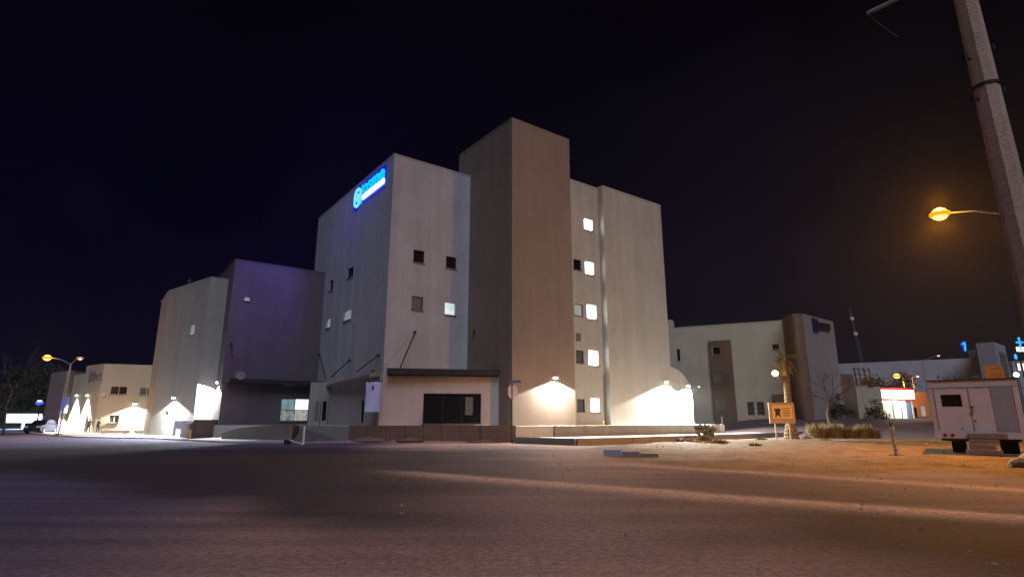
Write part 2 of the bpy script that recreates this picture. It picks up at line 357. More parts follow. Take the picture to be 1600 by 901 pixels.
def ground_mat():
    m = bpy.data.materials.new('ground_mix'); m.use_nodes = True; n = m.node_tree; b = n.nodes['Principled BSDF']
    b.inputs['Roughness'].default_value = 0.9; b.inputs['Specular IOR Level'].default_value = 0.25
    N_ = lambda t: n.nodes.new('ShaderNode'+t); lk = n.links.new
    t = N_('TexCoord'); at_ = N_('Attribute'); at_.attribute_name = 'sand'
    def nz(sc, det, ro, mp=None):
        q = N_('TexNoise'); q.inputs['Scale'].default_value = sc; q.inputs['Detail'].default_value = det; q.inputs['Roughness'].default_value = ro
        if mp:
            mm = N_('Mapping'); mm.inputs['Rotation'].default_value = (0, 0, mp[0]); mm.inputs['Scale'].default_value = mp[1]
            lk(t.outputs['Object'], mm.inputs[0]); lk(mm.outputs[0], q.inputs['Vector'])
        else: lk(t.outputs['Object'], q.inputs['Vector'])
        return q
    fine = nz(26, 6, .8); grit = nz(9, 8, .95); mid = nz(1.1, 6, .65); big = nz(0.16, 3, .5); trk = nz(1.0, 4, .6, (0.20, (.05, .9, 1)))
    vor = N_('TexVoronoi'); vor.feature = 'DISTANCE_TO_EDGE'; vor.inputs['Scale'].default_value = 0.9
    wn = nz(1.7, 4, .6); wm = N_('VectorMath'); wm.operation = 'ADD'; ws = N_('VectorMath'); ws.operation = 'SCALE'; ws.inputs['Scale'].default_value = .9
    lk(wn.outputs['Color'], ws.inputs[0]); lk(ws.outputs[0], wm.inputs[0]); lk(t.outputs['Object'], wm.inputs[1]); lk(wm.outputs[0], vor.inputs['Vector'])
    def mrange(src, a, b_, c, d):
        q = N_('MapRange'); q.inputs[1].default_value = a; q.inputs[2].default_value = b_; q.inputs[3].default_value = c; q.inputs[4].default_value = d; lk(src, q.inputs[0]); return q.outputs[0]
    def mixc(f, a, b_):
        q = N_('Mix'); q.data_type = 'RGBA'
        if hasattr(f, 'links') or not isinstance(f, float): lk(f, q.inputs[0])
        for k, v_ in ((6, a), (7, b_)):
            if isinstance(v_, tuple): q.inputs[k].default_value = (*v_, 1)
            else: lk(v_, q.inputs[k])
        return q.outputs[2]
    def mul(a, b_):
        q = N_('Math'); q.operation = 'MULTIPLY'; lk(a, q.inputs[0])
        if isinstance(b_, float): q.inputs[1].default_value = b_
        else: lk(b_, q.inputs[1])
        return q.outputs[0]
    asp = mixc(mrange(trk.outputs[0], .38, .66, 0, 1), (0.23, 0.155, 0.155), (0.42, 0.295, 0.28))
    asp = mixc(mrange(big.outputs[0], .40, .62, 0, .75), asp, (0.44, 0.31, 0.30))
    crack = mul(mrange(vor.outputs['Distance'], 0.0, 0.025, 1, 0), mrange(mid.outputs[0], .42, .58, 0, .7))
    asp = mixc(crack, asp, (0.36, 0.29, 0.25))
    cl_ = N_('Attribute'); cl_.attribute_name = 'cool_light'; asp = mixc(cl_.outputs['Fac'], asp, mixc(mrange(trk.outputs[0], .38, .66, 0, 1), (.075, .068, .135), (.125, .11, .20)))
    fr_ = N_('Attribute'); fr_.attribute_name = 'shade'; asp = mixc(fr_.outputs['Fac'], asp, (0.042, 0.036, 0.050))  # unlit zones darkened in the base colour
    sand = mixc(mrange(mid.outputs[0], .35, .65, 0, 1), (0.075, 0.045, 0.012), (0.18, 0.112, 0.032))
    sm = N_('Math'); sm.operation = 'ADD'; lk(at_.outputs['Fac'], sm.inputs[0]); lk(mrange(fine.outputs[0], .3, .7, -.18, .18), sm.inputs[1])
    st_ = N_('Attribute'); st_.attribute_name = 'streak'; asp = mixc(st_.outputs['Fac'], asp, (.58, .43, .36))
    c_ = mixc(mrange(sm.outputs[0], .15, .85, 0, 1), asp, sand)
    q = N_('VectorMath'); q.operation = 'SCALE'; lk(c_, q.inputs[0]); lk(mrange(grit.outputs[0], .36, .64, .35, 1.7), q.inputs['Scale'])
    lk(q.outputs[0], b.inputs['Base Color'])
    bp = N_('Bump'); bp.inputs['Strength'].default_value = .7; bp.inputs['Distance'].default_value = .04
    ad = N_('Math'); ad.operation = 'ADD'; lk(fine.outputs[0], ad.inputs[0]); lk(mul(mid.outputs[0], 2.0), ad.inputs[1]); lk(ad.outputs[0], bp.inputs['Height']); lk(bp.outputs[0], b.inputs['Normal'])
    return m
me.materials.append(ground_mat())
far = MB(); far.add([(-700, -200, -.25), (1000, -200, -.25), (1000, 700, -.25), (-700, 700, -.25)], [(0, 1, 2, 3)])
tag(far.build('far_ground', mat('far_dirt', (0.09, 0.075, 0.06)), None), kind='structure')

# hills behind the town
hm = MB(); hp = []
N_H = 90
for i in range(N_H+1):
    a = i/N_H; x = -520+1340*a; y = 420
    z = 14+16*fbm(np.array([a*9.]), np.array([1.]))[0]*1.2+28*max(0, a-.45)*1.4
    hp.append((x, y, z))
for i in range(N_H):
    a, b = hp[i], hp[i+1]
    hm.add([(a[0], a[1]-60, -.2), (b[0], b[1]-60, -.2), b, a, (b[0], b[1]+120, -.2), (a[0], a[1]+120, -.2)], [(0, 1, 2, 3), (3, 2, 4, 5)])
tag(hm.build('hills', mat('hill_scrub', (0.03, 0.027, 0.025), var=.4), None), kind='structure')

# ------------------------------------------------------------------ hospital: survey points
BZ = 1.15
T = Vector((0, 44.0)); A = v2(onW(onW(T, L, 733, 400)[2], R, 607, 420)[2])
H = 23.86; TOWER_H = 26.9

terr_a = v2(atY(545, 689.5, 42.0)); terr_b = v2(atY(806, 687, 42.3))
# terrace (raised plot behind the retaining wall)
tfront = T-L*2.0                                            # 2 m in front of the tower
te = tfront+R*24.5
terr = [terr_a, Vector((terr_b.x, terr_b.y)), tfront+R*2.2, te, te+L*30, Vector((-12, 86)), Vector((-22, 66)), Vector((-26.2, 55)), Vector((-26.6, 51.0)), Vector((-18.5, 50.2))]
mb = MB(); mb.prism(terr, 0.0, BZ); tag(mb.build('terrace', pale_concrete, None), 'raised concrete terrace', kind='structure')
# brown painted retaining wall along its front
rw = thing('retaining_wall', 'long low dark brown retaining wall below the big black window', 'wall', (terr_a.x, terr_a.y, 0))
D = (terr_b-terr_a).normalized(); nrmv = Vector((D.y, -D.x))
nseg = 9; ln = (terr_b-terr_a).length/nseg
for k in range(nseg):
    c0 = terr_a+D*(ln*(k+.5))+nrmv*0.11
    mb = MB(); mb.box((c0.x, c0.y, (BZ+.05)/2-.02), (ln/2-.012, 0.10, (BZ+.05)/2+.02), math.atan2(D.y, D.x)); mb.build('panel', brown_wall, rw)
# grey band (kerb wall) along the drive
gw = thing('plinth_wall', 'long low grey concrete wall along the bright driveway', 'wall', (tfront.x, tfront.y, 0))
P0 = tfront+R*2.4
for k in range(7):
    c0 = P0+R*(3.0*(k+.5))-L*0.10
    mb = MB(); mb.box((c0.x, c0.y, .66), (1.49, 0.09, .50), math.atan2(R.y, R.x)); mb.build('panel', concrete, gw)
# driveway slab, brightly lit
drv_px = [(806, 684.0), (900, 686.5), (985, 684.5), (1100, 680.5), (1220, 676), (1330, 671)]
drv = [v2(onZ(x, y, .35)) for x, y in drv_px]
drv_back = [v2(onZ(1300, 664.5, .35)), Vector((te.x+6, te.y+2)), te-L*0.2, P0-L*0.2, Vector((terr_b.x+.2, terr_b.y+.6))]
mb = MB(); mb.prism(drv+drv_back, -.05, .35); tag(mb.build('driveway', pale_concrete, None), 'pale concrete driveway', kind='structure')
kb = thing('driveway_kerb', 'dark low kerb running along the near edge of the driveway', 'kerb', (drv[0].x, drv[0].y, 0))
for i in range(len(drv)-1):
    P, Q = drv[i], drv[i+1]; d = (Q-P); n_ = max(1, int(d.length/3)); dd = d.normalized()
    for k in range(n_):
        c0 = P+d*((k+.5)/n_)+Vector((dd.y, -dd.x))*.09
        mb = MB(); mb.box((c0.x, c0.y, .2), (d.length/n_/2-.01, .08, .23), math.atan2(dd.y, dd.x)); mb.build('kerb_stone', concrete, kb)

# ------------------------------------------------------------------ main block
Lend = 20.0
mainR = 7.9
mA = A; mB = A+R*(mainR+8); mC = mB+L*Lend; mD = A+L*Lend
ops_R = [(*px_open(mA, mB, 646, 391, 663, 410), dark_glass), (*px_open(mA, mB, 697, 401, 713, 419), dark_glass),
         (*px_open(mA, mB, 643, 463, 661, 484), dim_glass), (*px_open(mA, mB, 695, 472, 712, 492), lit_glass, white_paint)]
ops_L = [(*px_open(mD, mA, 543, 418, 552, 433), dark_glass), (*px_open(mD, mA, 515, 438, 520.5, 453), dark_glass),
         (*px_open(mD, mA, 537, 484, 548.5, 500), blind_glass, white_paint), (*px_open(mD, mA, 510, 497, 516, 512), blind_glass, white_paint)]
main = building('hospital_block', 'tall pale hospital block with glowing blue sign near its roof corner', 'building', [mA, mB, mC, mD], BZ-.5, H, white_stucco, {0: ops_R, 3: ops_L}, white_stucco)

# brown stair tower
tw = 6.6
tA = T; tB = T+R*tw; tC = tB+L*8.67; tD = T+L*8.67
ops_t = [(*px_open(tD, tA, 738.5, 515, 742, 524), dark_glass)]
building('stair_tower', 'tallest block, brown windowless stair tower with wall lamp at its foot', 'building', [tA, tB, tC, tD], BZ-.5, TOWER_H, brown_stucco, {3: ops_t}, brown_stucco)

# right wing: window strip, then the part that stands a little proud
wA = Vector((5.54, 49.22))-R*0.2; w_off = (v2(atY(932, 287, 50.85))-wA)
W1a = tB+L*1.55                                   # begins on the tower's flank
W1b = v2(onW(W1a, R, 933.5, 300)[2])
xs_ = [(913, 342.5, 926, 359.5), (914.5, 409, 928, 428.5), (917.5, 476, 932, 498), (920, 547, 935, 571), (923.5, 621.5, 937, 644)]
ops_w = [(*px_open(W1a, W1b, *q), bright_glass, white_paint) for q in xs_]
for q, g in (((896, 405, 908, 422), dark_glass), ((898, 475, 911, 493), blind_glass), ((900, 547, 912, 567), dim_glass), ((901.5, 623, 914, 643), dim_glass)):
    o = px_open(W1a, W1b, *q); ops_w.append((max(o[0], .08), *o[1:], g))
Hw = 23.9
strip = building('hospital_link', 'narrow pale strip of wall with a column of bright windows', 'building', [W1a, W1b, W1b+L*9, W1a+L*9], BZ-.5, Hw, wing_stucco, {0: ops_w}, wing_stucco)
# vent grille
o = px_open(W1a, W1b, 900, 522, 907, 531); cc = wall_pt(W1a, W1b, (o[0]+o[1])/2, (o[2]+o[3])/2, .05)
mb = MB()
for k in range(6): mb.box(cc+Vector((0, 0, -.3+.12*k)), (.3, .04, .03), math.atan2(R.y, R.x))
mb.build('vent', concrete, strip)
pr = 0.65
W2a = W1b-L*pr+R*0.02; W2b = v2(onW(W2a, R, 1040, 450)[2])
wing = building('hospital_wing', 'wide blank pale wing to the right of the bright windows', 'building', [W2a, W2b, W2b+L*11, W2a+L*11], BZ-.5, 23.96, wing_stucco, {}, wing_stucco)
mb = MB(); p = W1b-R*.12-L*.1; mb.tube([(p.x, p.y, BZ), (p.x, p.y, 5.6)], .05); mb.build('downpipe', concrete, wing)
# low curved porch at the far end
mb = MB(); prof = []
for k in range(9):
    a = PI/2*k/8; prof.append((3.4*math.sin(a), 3.9+2.9*math.cos(a)))
pts = [(0, BZ-.3)]+[(0, 6.8)]+prof[1:]+[(3.4, BZ-.3)]
vv = []
for d_ in (0, 4.0):
    for s_, z in pts:
        q = W2b+R*s_+L*(d_+.15); vv.append((q.x, q.y, z))
n_ = len(pts); fs = [tuple(range(n_-1, -1, -1)), tuple(range(n_, 2*n_))]+[(i, i+n_, (i+1) % n_+n_, (i+1) % n_) for i in range(n_)]
porch = thing('porch', 'low rounded porch at the far right foot of the hospital', 'porch', (W2b.x, W2b.y, BZ)); mb.add(vv, [f[::-1] for f in fs]); mb.build('wall', wing_stucco, porch)
pw = W2b+L*.15
dr = MB(); cc = pw+R*2.45; dr.box((cc.x-L.x*.02, cc.y-L.y*.02, BZ+1.05), (.42, .04, 1.05), math.atan2(R.y, R.x)); dr_ = dr.build('door', mat('blue_door', (0.10, 0.11, 0.16)), porch)
hd = MB(); hd.box((cc.x-L.x*.09+.25*R.x, cc.y-L.y*.09+.25*R.y, BZ+1.0), (.02, .05, .1), math.atan2(R.y, R.x)); hd.build('handle', grey_metal, dr_)

# ------------------------------------------------------------------ left blocks
Bp = v2(onW(A, L, 503, 500)[2]); Kc = v2(onW(Bp, R, 347, 590)[2])
bq = Bp-R*.0
b2 = [Kc, Bp+R*3, Bp+R*3+L*10, Kc+L*10]
o2 = px_open(b2[0], b2[1], 382, 463, 391, 470)
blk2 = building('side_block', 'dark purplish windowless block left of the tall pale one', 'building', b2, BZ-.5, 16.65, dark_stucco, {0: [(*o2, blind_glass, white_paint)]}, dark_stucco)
E_ = v2(onW(Kc, L, 338, 600)[2]); 
C1 = v2(onW(E_, R, 304, 640)[2]); D1 = vp(-350)
h1 = onW(C1, D1, 331, 433)[1]
G1 = v2(onW(C1, D1, 236, 650)[2])
bk = v2(E_+L*6+R*2)
ow = px_open(G1, C1, 296, 507, 304, 523); od = px_open(G1, C1, 255, 642, 262, 671)
oo = px_open(G1, C1, 271, 657, 299, 681); 
print('block1', C1, h1, G1, 'K', Kc, 'E', E_)
blk1 = building('side_block', 'grey windowed block at the left with a lamp over its white door', 'building', [C1, E_+R*.05, bk, G1+L*7, G1], -.05, h1, grey_stucco,
    {4: [(*ow, blind_glass, white_paint), (od[0], od[1], max(od[2], .02), od[3], mat('white_door', (0.7, 0.72, 0.76)), white_paint, (0, 0), 'door'),
         (oo[0], min(oo[1], (C1-G1).length-.1), .01, oo[3], mat('blue_grey_door', (0.30, 0.33, 0.45)), white_paint, (1, 0), 'garage_door')]}, grey_stucco)
# roof aerial
q = wall_pt(G1, C1, 2.4, h1, -1.0); aer = thing('aerial', 'small roof aerial on the leftmost hospital block', 'aerial', q)
mb = MB(); mb.tube([q, q+Vector((0, 0, 1.3))], .03).tube([q+Vector((-.3, 0, 1)), q+Vector((.3, 0, 1))], .02); mb.build('mast', grey_metal, aer)

# low front part of the side block with the lit window
aK = Kc-L*1.3-R*.1; aE = v2(onW(aK, R, 503, 620)[2])
aT = onW(aK, R, 430, 601)[1]
ows = [(*px_open(aK, aE, 438.5, 622.5, 482.5, 657.5), lit_glass, dark_metal, (1, 1))]
lowA = building('front_annex', 'low dark annex with a four pane lit window and white dish', 'building', [aK, aE, aE+L*1.25, aK+L*1.25], BZ-.5, aT, dark_stucco, {0: ows})
# the four panes differ: swap for four glowing pieces (blind, bright, counter, curtain)
o = ows[0]; fr = [c for c in lowA.children if c.name.startswith('window')][0]
old = [c for c in fr.children if c.name.startswith('pane')][0]; bpy.data.objects.remove(old)
pm = [glow('pane_counter', (.75, .9, .82), .22, .6, 3), glow('pane_curtain', (.95, .9, .82), .35, .35, 3), glow('pane_blind', (.42, .68, .75), .35, .3, 2), glow('pane_bright', (.85, .97, 1.0), 1.6, .2, 2)]
for i in (0, 1):
    for j in (0, 1):
        a0 = o[0]+(o[1]-o[0])*i/2; a1 = o[0]+(o[1]-o[0])*(i+1)/2; c0 = o[2]+(o[3]-o[2])*j/2; c1 = o[2]+(o[3]-o[2])*(j+1)/2
        mb = MB(); mb.add([wall_pt(aK, aE, s_, z, -DEPTH+.02) for s_, z in ((a0, c0), (a1, c0), (a1, c1), (a0, c1))], [(0, 1, 2, 3)]); mb.build('pane', pm[j*2+i], fr)
for (x0, x1) in ((442.5, 460.5), (463.5, 483)):
    a0, a1, c0, c1 = px_open(aK, aE, x0, 597, x1, 603); cc = wall_pt(aK, aE, (a0+a1)/2, (c0+c1)/2, .02)
    mb = MB(); mb.box(cc, ((a1-a0)/2, .05, .14), math.atan2(R.y, R.x)); mb.build('vent', white_paint, lowA)
# canopy slab over it
mb = MB(); c0 = aK-L*.9+R*.3; c1 = aE-L*1.1; 
mb.prism([c0, c1, c1+L*2.0, c0+L*2.0], aT+.02, aT+.42)
cn = thing('canopy', 'flat black canopy slab above the lit window and doors', 'canopy', (c0.x, c0.y, aT)); mb.build('slab', dark_metal, cn)
# dish
q = wall_pt(aK, aE, 1.2, aT+.65, .9)
ds = thing('satellite_dish', 'white satellite dish tilted on the canopy corner', 'satellite dish', q-Vector((0, 0, .25)))
mb = MB(); ax = Vector((.55, -.8, .35)).normalized(); u = ax.orthogonal().normalized(); v_ = ax.cross(u)
vv = [q]; 
for k in range(1, 4):
    rr = .42*k/3
    for j in range(16): t = 2*PI*j/16; vv.append(q+(u*math.cos(t)+v_*math.sin(t))*rr+ax*(rr*rr*.5))
fs = [(0, 1+j, 1+(j+1) % 16) for j in range(16)]+[(1+k*16+j, 1+(k+1)*16+j, 1+(k+1)*16+(j+1) % 16, 1+k*16+(j+1) % 16) for k in range(2) for j in range(16)]
mb.add(vv, fs); mb.build('reflector', concrete, ds, True)
mb = MB(); mb.tube([q, q+ax*.45], .015).tube([q, q-Vector((0, 0, .3))], .025); mb.build('arm', grey_metal, ds)

# wall between (under the tie rods): L side ground floor of the main block + yellowish wall
f0 = A-L*0.4-R*.35                                      # front corner px ~597
f_end = v2(onW(f0, L, 516, 640)[2])
fT = onW(f0, L, 560, 597)[1]
of = [(*px_open(f_end, f0, 563, 625, 568.5, 660), dark_glass, dark_metal, (0, 0), 'door'),]
g_end = v2(onW(T, L, 779, 640)[2])
ow2 = [(*px_open(f0, g_end, 661, 614.5, 751.5, 661.5), dark_glass, dark_metal, (2, 0))]
annex = building('front_annex', 'low pale front annex with one big black window', 'building', [f_end, f0, g_end, g_end+Vector((-.8, 3.9)), f0+L*2+R*6, f_end+R*.3], BZ-.3, 4.95, pink_stucco, {0: of, 1: ow2})
# interior things behind the black glass are only hints: pale column strip in the window
o = ow2[0]; a0, a1, c0, c1 = px_open(f0, g_end, 727, 620, 739, 648)
mb = MB(); mb.box(wall_pt(f0, g_end, (a0+a1)/2, (c0+c1)/2, -.09), ((a1-a0)/2, .01, (c1-c0)/2), math.atan2((g_end-f0).y, (g_end-f0).x)); mb.build('blind', mat('blind', (.16, .17, .16)), annex)
# dark canopy fascia above
Dg = (g_end-f0).normalized(); Ng = Vector((Dg.y, -Dg.x))
cn2 = thing('canopy', 'long thin black canopy above the big black window', 'canopy', (f0.x, f0.y, 4.95))
q0 = f0+Dg*.5+Ng*.9; q1 = g_end+Ng*.5
mb = MB(); mb.prism([q0, q1, q1-Ng*1.3, q0-Ng*1.6], 5.0, 5.46); mb.build('slab', dark_metal, cn2)
# brown wedge roof on the left
cn3 = thing('canopy', 'brown sloping canopy over the narrow dark door, at the block corner', 'canopy', (f0.x, f0.y, 4.95))
q0 = f0-Dg*.1-L*.1; N3 = -R
mb = MB(); aa = [q0, q0+L*12.5, q0+L*12.5+N3*.35, q0+N3*.9]
mb.add([(aa[0].x, aa[0].y, 4.98), (aa[1].x, aa[1].y, 4.6), (aa[2].x, aa[2].y, 4.55), (aa[3].x, aa[3].y, 4.75), (aa[0].x, aa[0].y, 5.5), (aa[1].x, aa[1].y, 4.8), (aa[2].x, aa[2].y, 4.7), (aa[3].x, aa[3].y, 4.98)],
       [(0, 1, 2, 3), (7, 6, 5, 4), (0, 4, 5, 1), (1, 5, 6, 2), (2, 6, 7, 3), (3, 7, 4, 0)]); mb.build('slab', brown_stucco, cn3)
# banner
bn0, bn1 = atY(571, 619, 43.3), atY(594, 619, 43.3); zt, zb = atY(582, 596, 43.3).z, atY(582, 643, 43.3).z
bz = thing('banner', 'pale blue banner hanging at the annex corner', 'banner', ((bn0.x+bn1.x)/2, 43.3, zb))
mb = MB(); nb = 6; vv = []
for j in range(9):
    for i in range(nb+1):
        vv.append((bn0.x+(bn1.x-bn0.x)*i/nb, 43.3+.05*math.sin(i*1.3+j*.5), zt+(zb-zt)*j/8))
for j in range(9):
    for i in range(nb+1):
        vv.append((bn0.x+(bn1.x-bn0.x)*i/nb, 43.33+.05*math.sin(i*1.3+j*.5), zt+(zb-zt)*j/8))
of_ = 9*(nb+1)
mb.add(vv, [(j*(nb+1)+i, (j+1)*(nb+1)+i, (j+1)*(nb+1)+i+1, j*(nb+1)+i+1) for j in range(8) for i in range(nb)]+[(of_+j*(nb+1)+i, of_+j*(nb+1)+i+1, of_+(j+1)*(nb+1)+i+1, of_+(j+1)*(nb+1)+i) for j in range(8) for i in range(nb)])
mb.build('cloth', mat('banner_cloth', (0.50, 0.58, 0.95), var=.08), bz, True)
mb = MB(); mb.tube([(bn0.x-.1, 43.32, zt+.02), (bn1.x+.1, 43.32, zt+.02)], .03).tube([(bn1.x+.05, 43.4, zt), (f0.x+.1, f0.y, 4.8)], .03).tube([(bn0.x, 43.4, zt), (f0.x-.3, f0.y-.02, 4.8)], .03); mb.build('rod', dark_metal, bz)
mb = MB(); mb.box(((bn0.x+bn1.x)/2, 43.22, zt-.45), (.06, .01, .14)); mb.build('printed_mark', dark_metal, bz)
# glazed double door between the annexes
dpa, dpb = atY(491, 640, 52.5), atY(513, 640, 52.5)
dd_ = thing('double_door', 'pale glazed double door between the two annexes', 'door', ((dpa.x+dpb.x)/2, 52.5, BZ))
for k, (xa, xb) in enumerate(((491, 500), (502, 512))):
    pa, pb = atY(xa, 640, 52.5), atY(xb, 640, 52.5); zt = atY(500, 623, 52.5).z
    mb = MB(); w2 = (pb.x-pa.x)/2; mb.box(((pa.x+pb.x)/2, 52.5, (BZ+zt)/2), (w2, .03, (zt-BZ)/2)); lf = mb.build('door_leaf', mat('door_grey', (.30, .32, .28)), dd_)
    mb = MB(); mb.box(((pa.x+pb.x)/2, 52.46, (BZ+zt)/2+.1), (w2*.6, .02, (zt-BZ)/2*.75)); mb.build('pane', dim_glass if k == 0 else dark_glass, lf)
pa, pb = atY(488, 640, 52.9), atY(520, 640, 52.9)
mb = MB(); mb.box(((pa.x+pb.x)/2, 52.9, 3.0), ((pb.x-pa.x)/2+.3, .12, 2.0)); mb.build('surround', grey_stucco, dd_)
# tie rods of the canopies
rods = [((647, 519), mA, R, (625, 577), q1, .055, 'main'),]
def rod(name, label, p, q, r):
    t_ = thing(name, label, 'tie rod', q, 'tie rods holding up the canopies'); mb = MB(); mb.tube([p, q], r, 8); mb.build('rod', dark_metal, t_); mb = MB(); mb.box(p, (.09, .09, .09), .6); mb.build('bracket', dark_metal, t_)
rod('tie_rod', 'tallest thick black rod leaning up from the long canopy', onW(mA, R, 647, 519)[2]+Vector((.1, -.14, 0)), Vector((*(onW(f0+Ng*.9, Dg, 625, 577)[2].to_2d()), 5.44)), .055)
rod('tie_rod', 'slanting black rod from the brown canopy to the block corner', onW(mA, L, 593, 555)[2]+Vector((-.1, -.1, 0)), onW(f0-R*1.3, L, 557, 581)[2], .05)
rod('tie_rod', 'slanting black rod left of the one at the block corner', onW(mA, L, 548, 563)[2]+Vector((-.1, -.1, 0)), onW(f0-R*1.1, L, 516, 590)[2], .05)
rod('tie_rod', 'steep thin black rod beside the dark side block', onW(mA, L, 501, 553)[2]+Vector((-.1, -.1, 0)), atY(509, 591, 54), .045)
rod('tie_rod', 'thin black rod rising against the dark side block', onW(b2[0], R, 361, 537)[2]+Vector((.1, -.14, 0)), atY(365, 590, 53.2), .035)
rod('tie_rod', 'short black rod under the brown canopy edge', atY(583, 580, 44), atY(572, 592, 43.2), .04)

def Bp_aim(): return Kc+R*1.5
# ------------------------------------------------------------------ luminous sign on the L face of the main block
Dl = (mA-mD).normalized(); Nl = Vector((Dl.y, -Dl.x)); rzl = math.atan2(Dl.y, Dl.x)
SL = (mA-mD).length
def LS(px, py): r_ = onW(mD, Dl, px, py); return r_[0], r_[1]
s0 = LS(555, 314)[0]; s1 = LS(602, 280)[0]
zc0 = LS(562, 308)[1]; zt_ = LS(599, 264)[1]; zb_ = LS(599, 290)[1]
sign = thing('roof_sign', 'glowing blue hospital sign with a cross emblem on the tall block', 'sign', wall_pt(mD, mA, (s0+s1)/2, zb_, .1))
blue = glow('sign_blue', (0.0, 0.004, .55), 1.0); cyan = glow('sign_cyan', (0.0, 0.62, 1.0), 1.0); swhite = glow('sign_white', (.80, .95, 1.0), 1.6); semb = glow('sign_emblem', (.20, .85, 1.0), 1.0)
def lp(s_, z, out=.12): return wall_pt(mD, mA, s_, z, out)
print('sign', s0, s1, zc0, zt_, zb_, SL)
def rrect(sc, zc, hw, hh, rr, k=6):
    out = []
    for cx_, cz_, a0 in ((hw-rr, hh-rr, 0), (-(hw-rr), hh-rr, PI/2), (-(hw-rr), -(hh-rr), PI), (hw-rr, -(hh-rr), 1.5*PI)):
        for i in range(k+1):
            a = a0+PI/2*i/k; out.append((sc+cx_+rr*math.cos(a), zc+cz_+rr*math.sin(a)))
    return out
def slab2(mb, poly, o0, o1):
    n = len(poly); vv = [lp(s_, z, o0) for s_, z in poly]+[lp(s_, z, o1) for s_, z in poly]
    mb.add(vv, [tuple(range(n, 2*n))]+[(i, (i+1) % n, n+(i+1) % n, n+i) for i in range(n)])
def ring2(mb, po, pi_, o0, o1):
    n = len(po); vv = [lp(*p, o1) for p in po]+[lp(*p, o1) for p in pi_]+[lp(*p, o0) for p in po]+[lp(*p, o0) for p in pi_]
    mb.add(vv, [(i, (i+1) % n, n+(i+1) % n, n+i) for i in range(n)]+[(2*n+i, 2*n+(i+1) % n, (i+1) % n, i) for i in range(n)]+[(n+i, n+(i+1) % n, 3*n+(i+1) % n, 3*n+i) for i in range(n)])
zmid = (LS(562, 293)[1]+LS(562, 323)[1])/2
hh = (LS(562, 293)[1]-LS(562, 323)[1])/2
sw = s1-s0
ew = sw*.24
e_c = s0+ew/2
txt0 = s0+ew+sw*.06
zt2 = zmid+hh*.80; 
# dark blue backing halo plates
mb = MB(); slab2(mb, rrect(e_c, zmid, ew/2+.18, hh+.15, .6), .01, .05); slab2(mb, rrect((txt0+s1)/2+.06, zmid+hh*.08, (s1-txt0)/2+.22, hh*1.02, .3), .012, .046); mb.build('backing', blue, sign)
mb = MB(); ring2(mb, rrect(e_c, zmid, ew/2, hh*.93, ew*.42), rrect(e_c, zmid, ew/2*.72, hh*.66, ew*.30), .05, .16)
slab2(mb, rrect(e_c, zmid, ew*.10, hh*.42, .05), .05, .15); slab2(mb, rrect(e_c, zmid, ew*.26, hh*.15, .05), .051, .146); mb.build('emblem', semb, sign)
mb = MB(); slab2(mb, rrect(s0+ew+sw*.025, zmid, .05, hh*.95, .03), .05, .12); mb.build('divider', cyan, sign)
mb = MB(); slab2(mb, rrect((txt0+s1)/2, zmid-hh*.40, (s1-txt0)/2, hh*.24, .05), .05, .14); mb.build('white_bar', swhite, sign)
def text_mesh(body, size_w, size_h, depth=.03, bold=0.0):
    cu = bpy.data.curves.new('t', 'FONT'); cu.body = body; cu.size = 1; cu.extrude = .02; cu.offset = bold
    ob = bpy.data.objects.new('t', cu); COL.objects.link(ob); bpy.context.view_layer.update()
    dg = bpy.context.evaluated_depsgraph_get(); m_ = bpy.data.meshes.new_from_object(ob.evaluated_get(dg))
    vv = np.array([v.co[:] for v in m_.vertices]); fs = [tuple(p.vertices) for p in m_.polygons]
    bpy.data.objects.remove(ob); bpy.data.meshes.remove(m_); bpy.data.curves.remove(cu)
    vv[:, :2] -= vv[:, :2].min(0); vv[:, :2] /= vv[:, :2].max(0); vv[:, 0] *= size_w; vv[:, 1] *= size_h; vv[:, 2] *= depth/.02
    return vv, fs
vv, fs = text_mesh('osme', s1-txt0-.05, hh*.92, .05, .012)
mb = MB(); mb.add([lp(txt0+p[0], zmid-hh*.12+p[1], .10+p[2]) for p in vv], fs); mb.build('lettering', cyan, sign)
for f_ in (.15, .5, .85): point('sign_light', lp(s0+(s1-s0)*f_, zmid-.1, .75), 16, (.0, .06, 1.0), .25, sign)
point('sign_light', lp(s0-.8, zmid-.6, 4.5), 130, (.12, .08, 1.0), .5, sign)
spot('sign_light', lp(s0-.4, zmid-.2, 1.6), (Vector((*(Bp_aim()), 12.5))-lp(s0-.4, zmid-.2, 1.6)).normalized(), 4200, (.22, .14, 1.0), 58, 1.0, .4, sign)
# ------------------------------------------------------------------ wall lamps
WP = mat('lamp_housing', (.35, .35, .33), .6)
lampg = glow('lamp_glass', (1.0, .97, .88), 30)
def wall_lamp(label, pos, N, e, col, size=150, blend=.10, tilt=.25, group='wall lamps on the hospital', w_=.22, off=.42):
    N = Vector((N[0], N[1], 0)).normalized(); rz = math.atan2(N.y, N.x)+PI/2
    t_ = thing('wall_lamp', label, 'lamp', pos, group)
    mb = MB(); mb.box(pos+N*.06+Vector((0, 0, .03)), (w_, .06, .12), rz); mb.box(pos+N*.2+Vector((0, 0, .13)), (w_, .16, .03), rz); mb.build('housing', WP, t_)
    mb = MB(); mb.box(pos+N*.17+Vector((0, 0, .03)), (w_*.85, .06, .06), rz); mb.build('lens', lampg, t_)
    spot('wall_lamp_light', pos+N*off+Vector((0, 0, -.06)), Vector((0, 0, -1))+N*tilt, e, col, size, blend, .06, t_)
wc = (1.0, .98, .86)
NR = Vector((R.y, -R.x))
wall_lamp('lamp on the foot of the brown stair tower', onW(tA, R, 866, 591)[2], NR, 5850, wc)
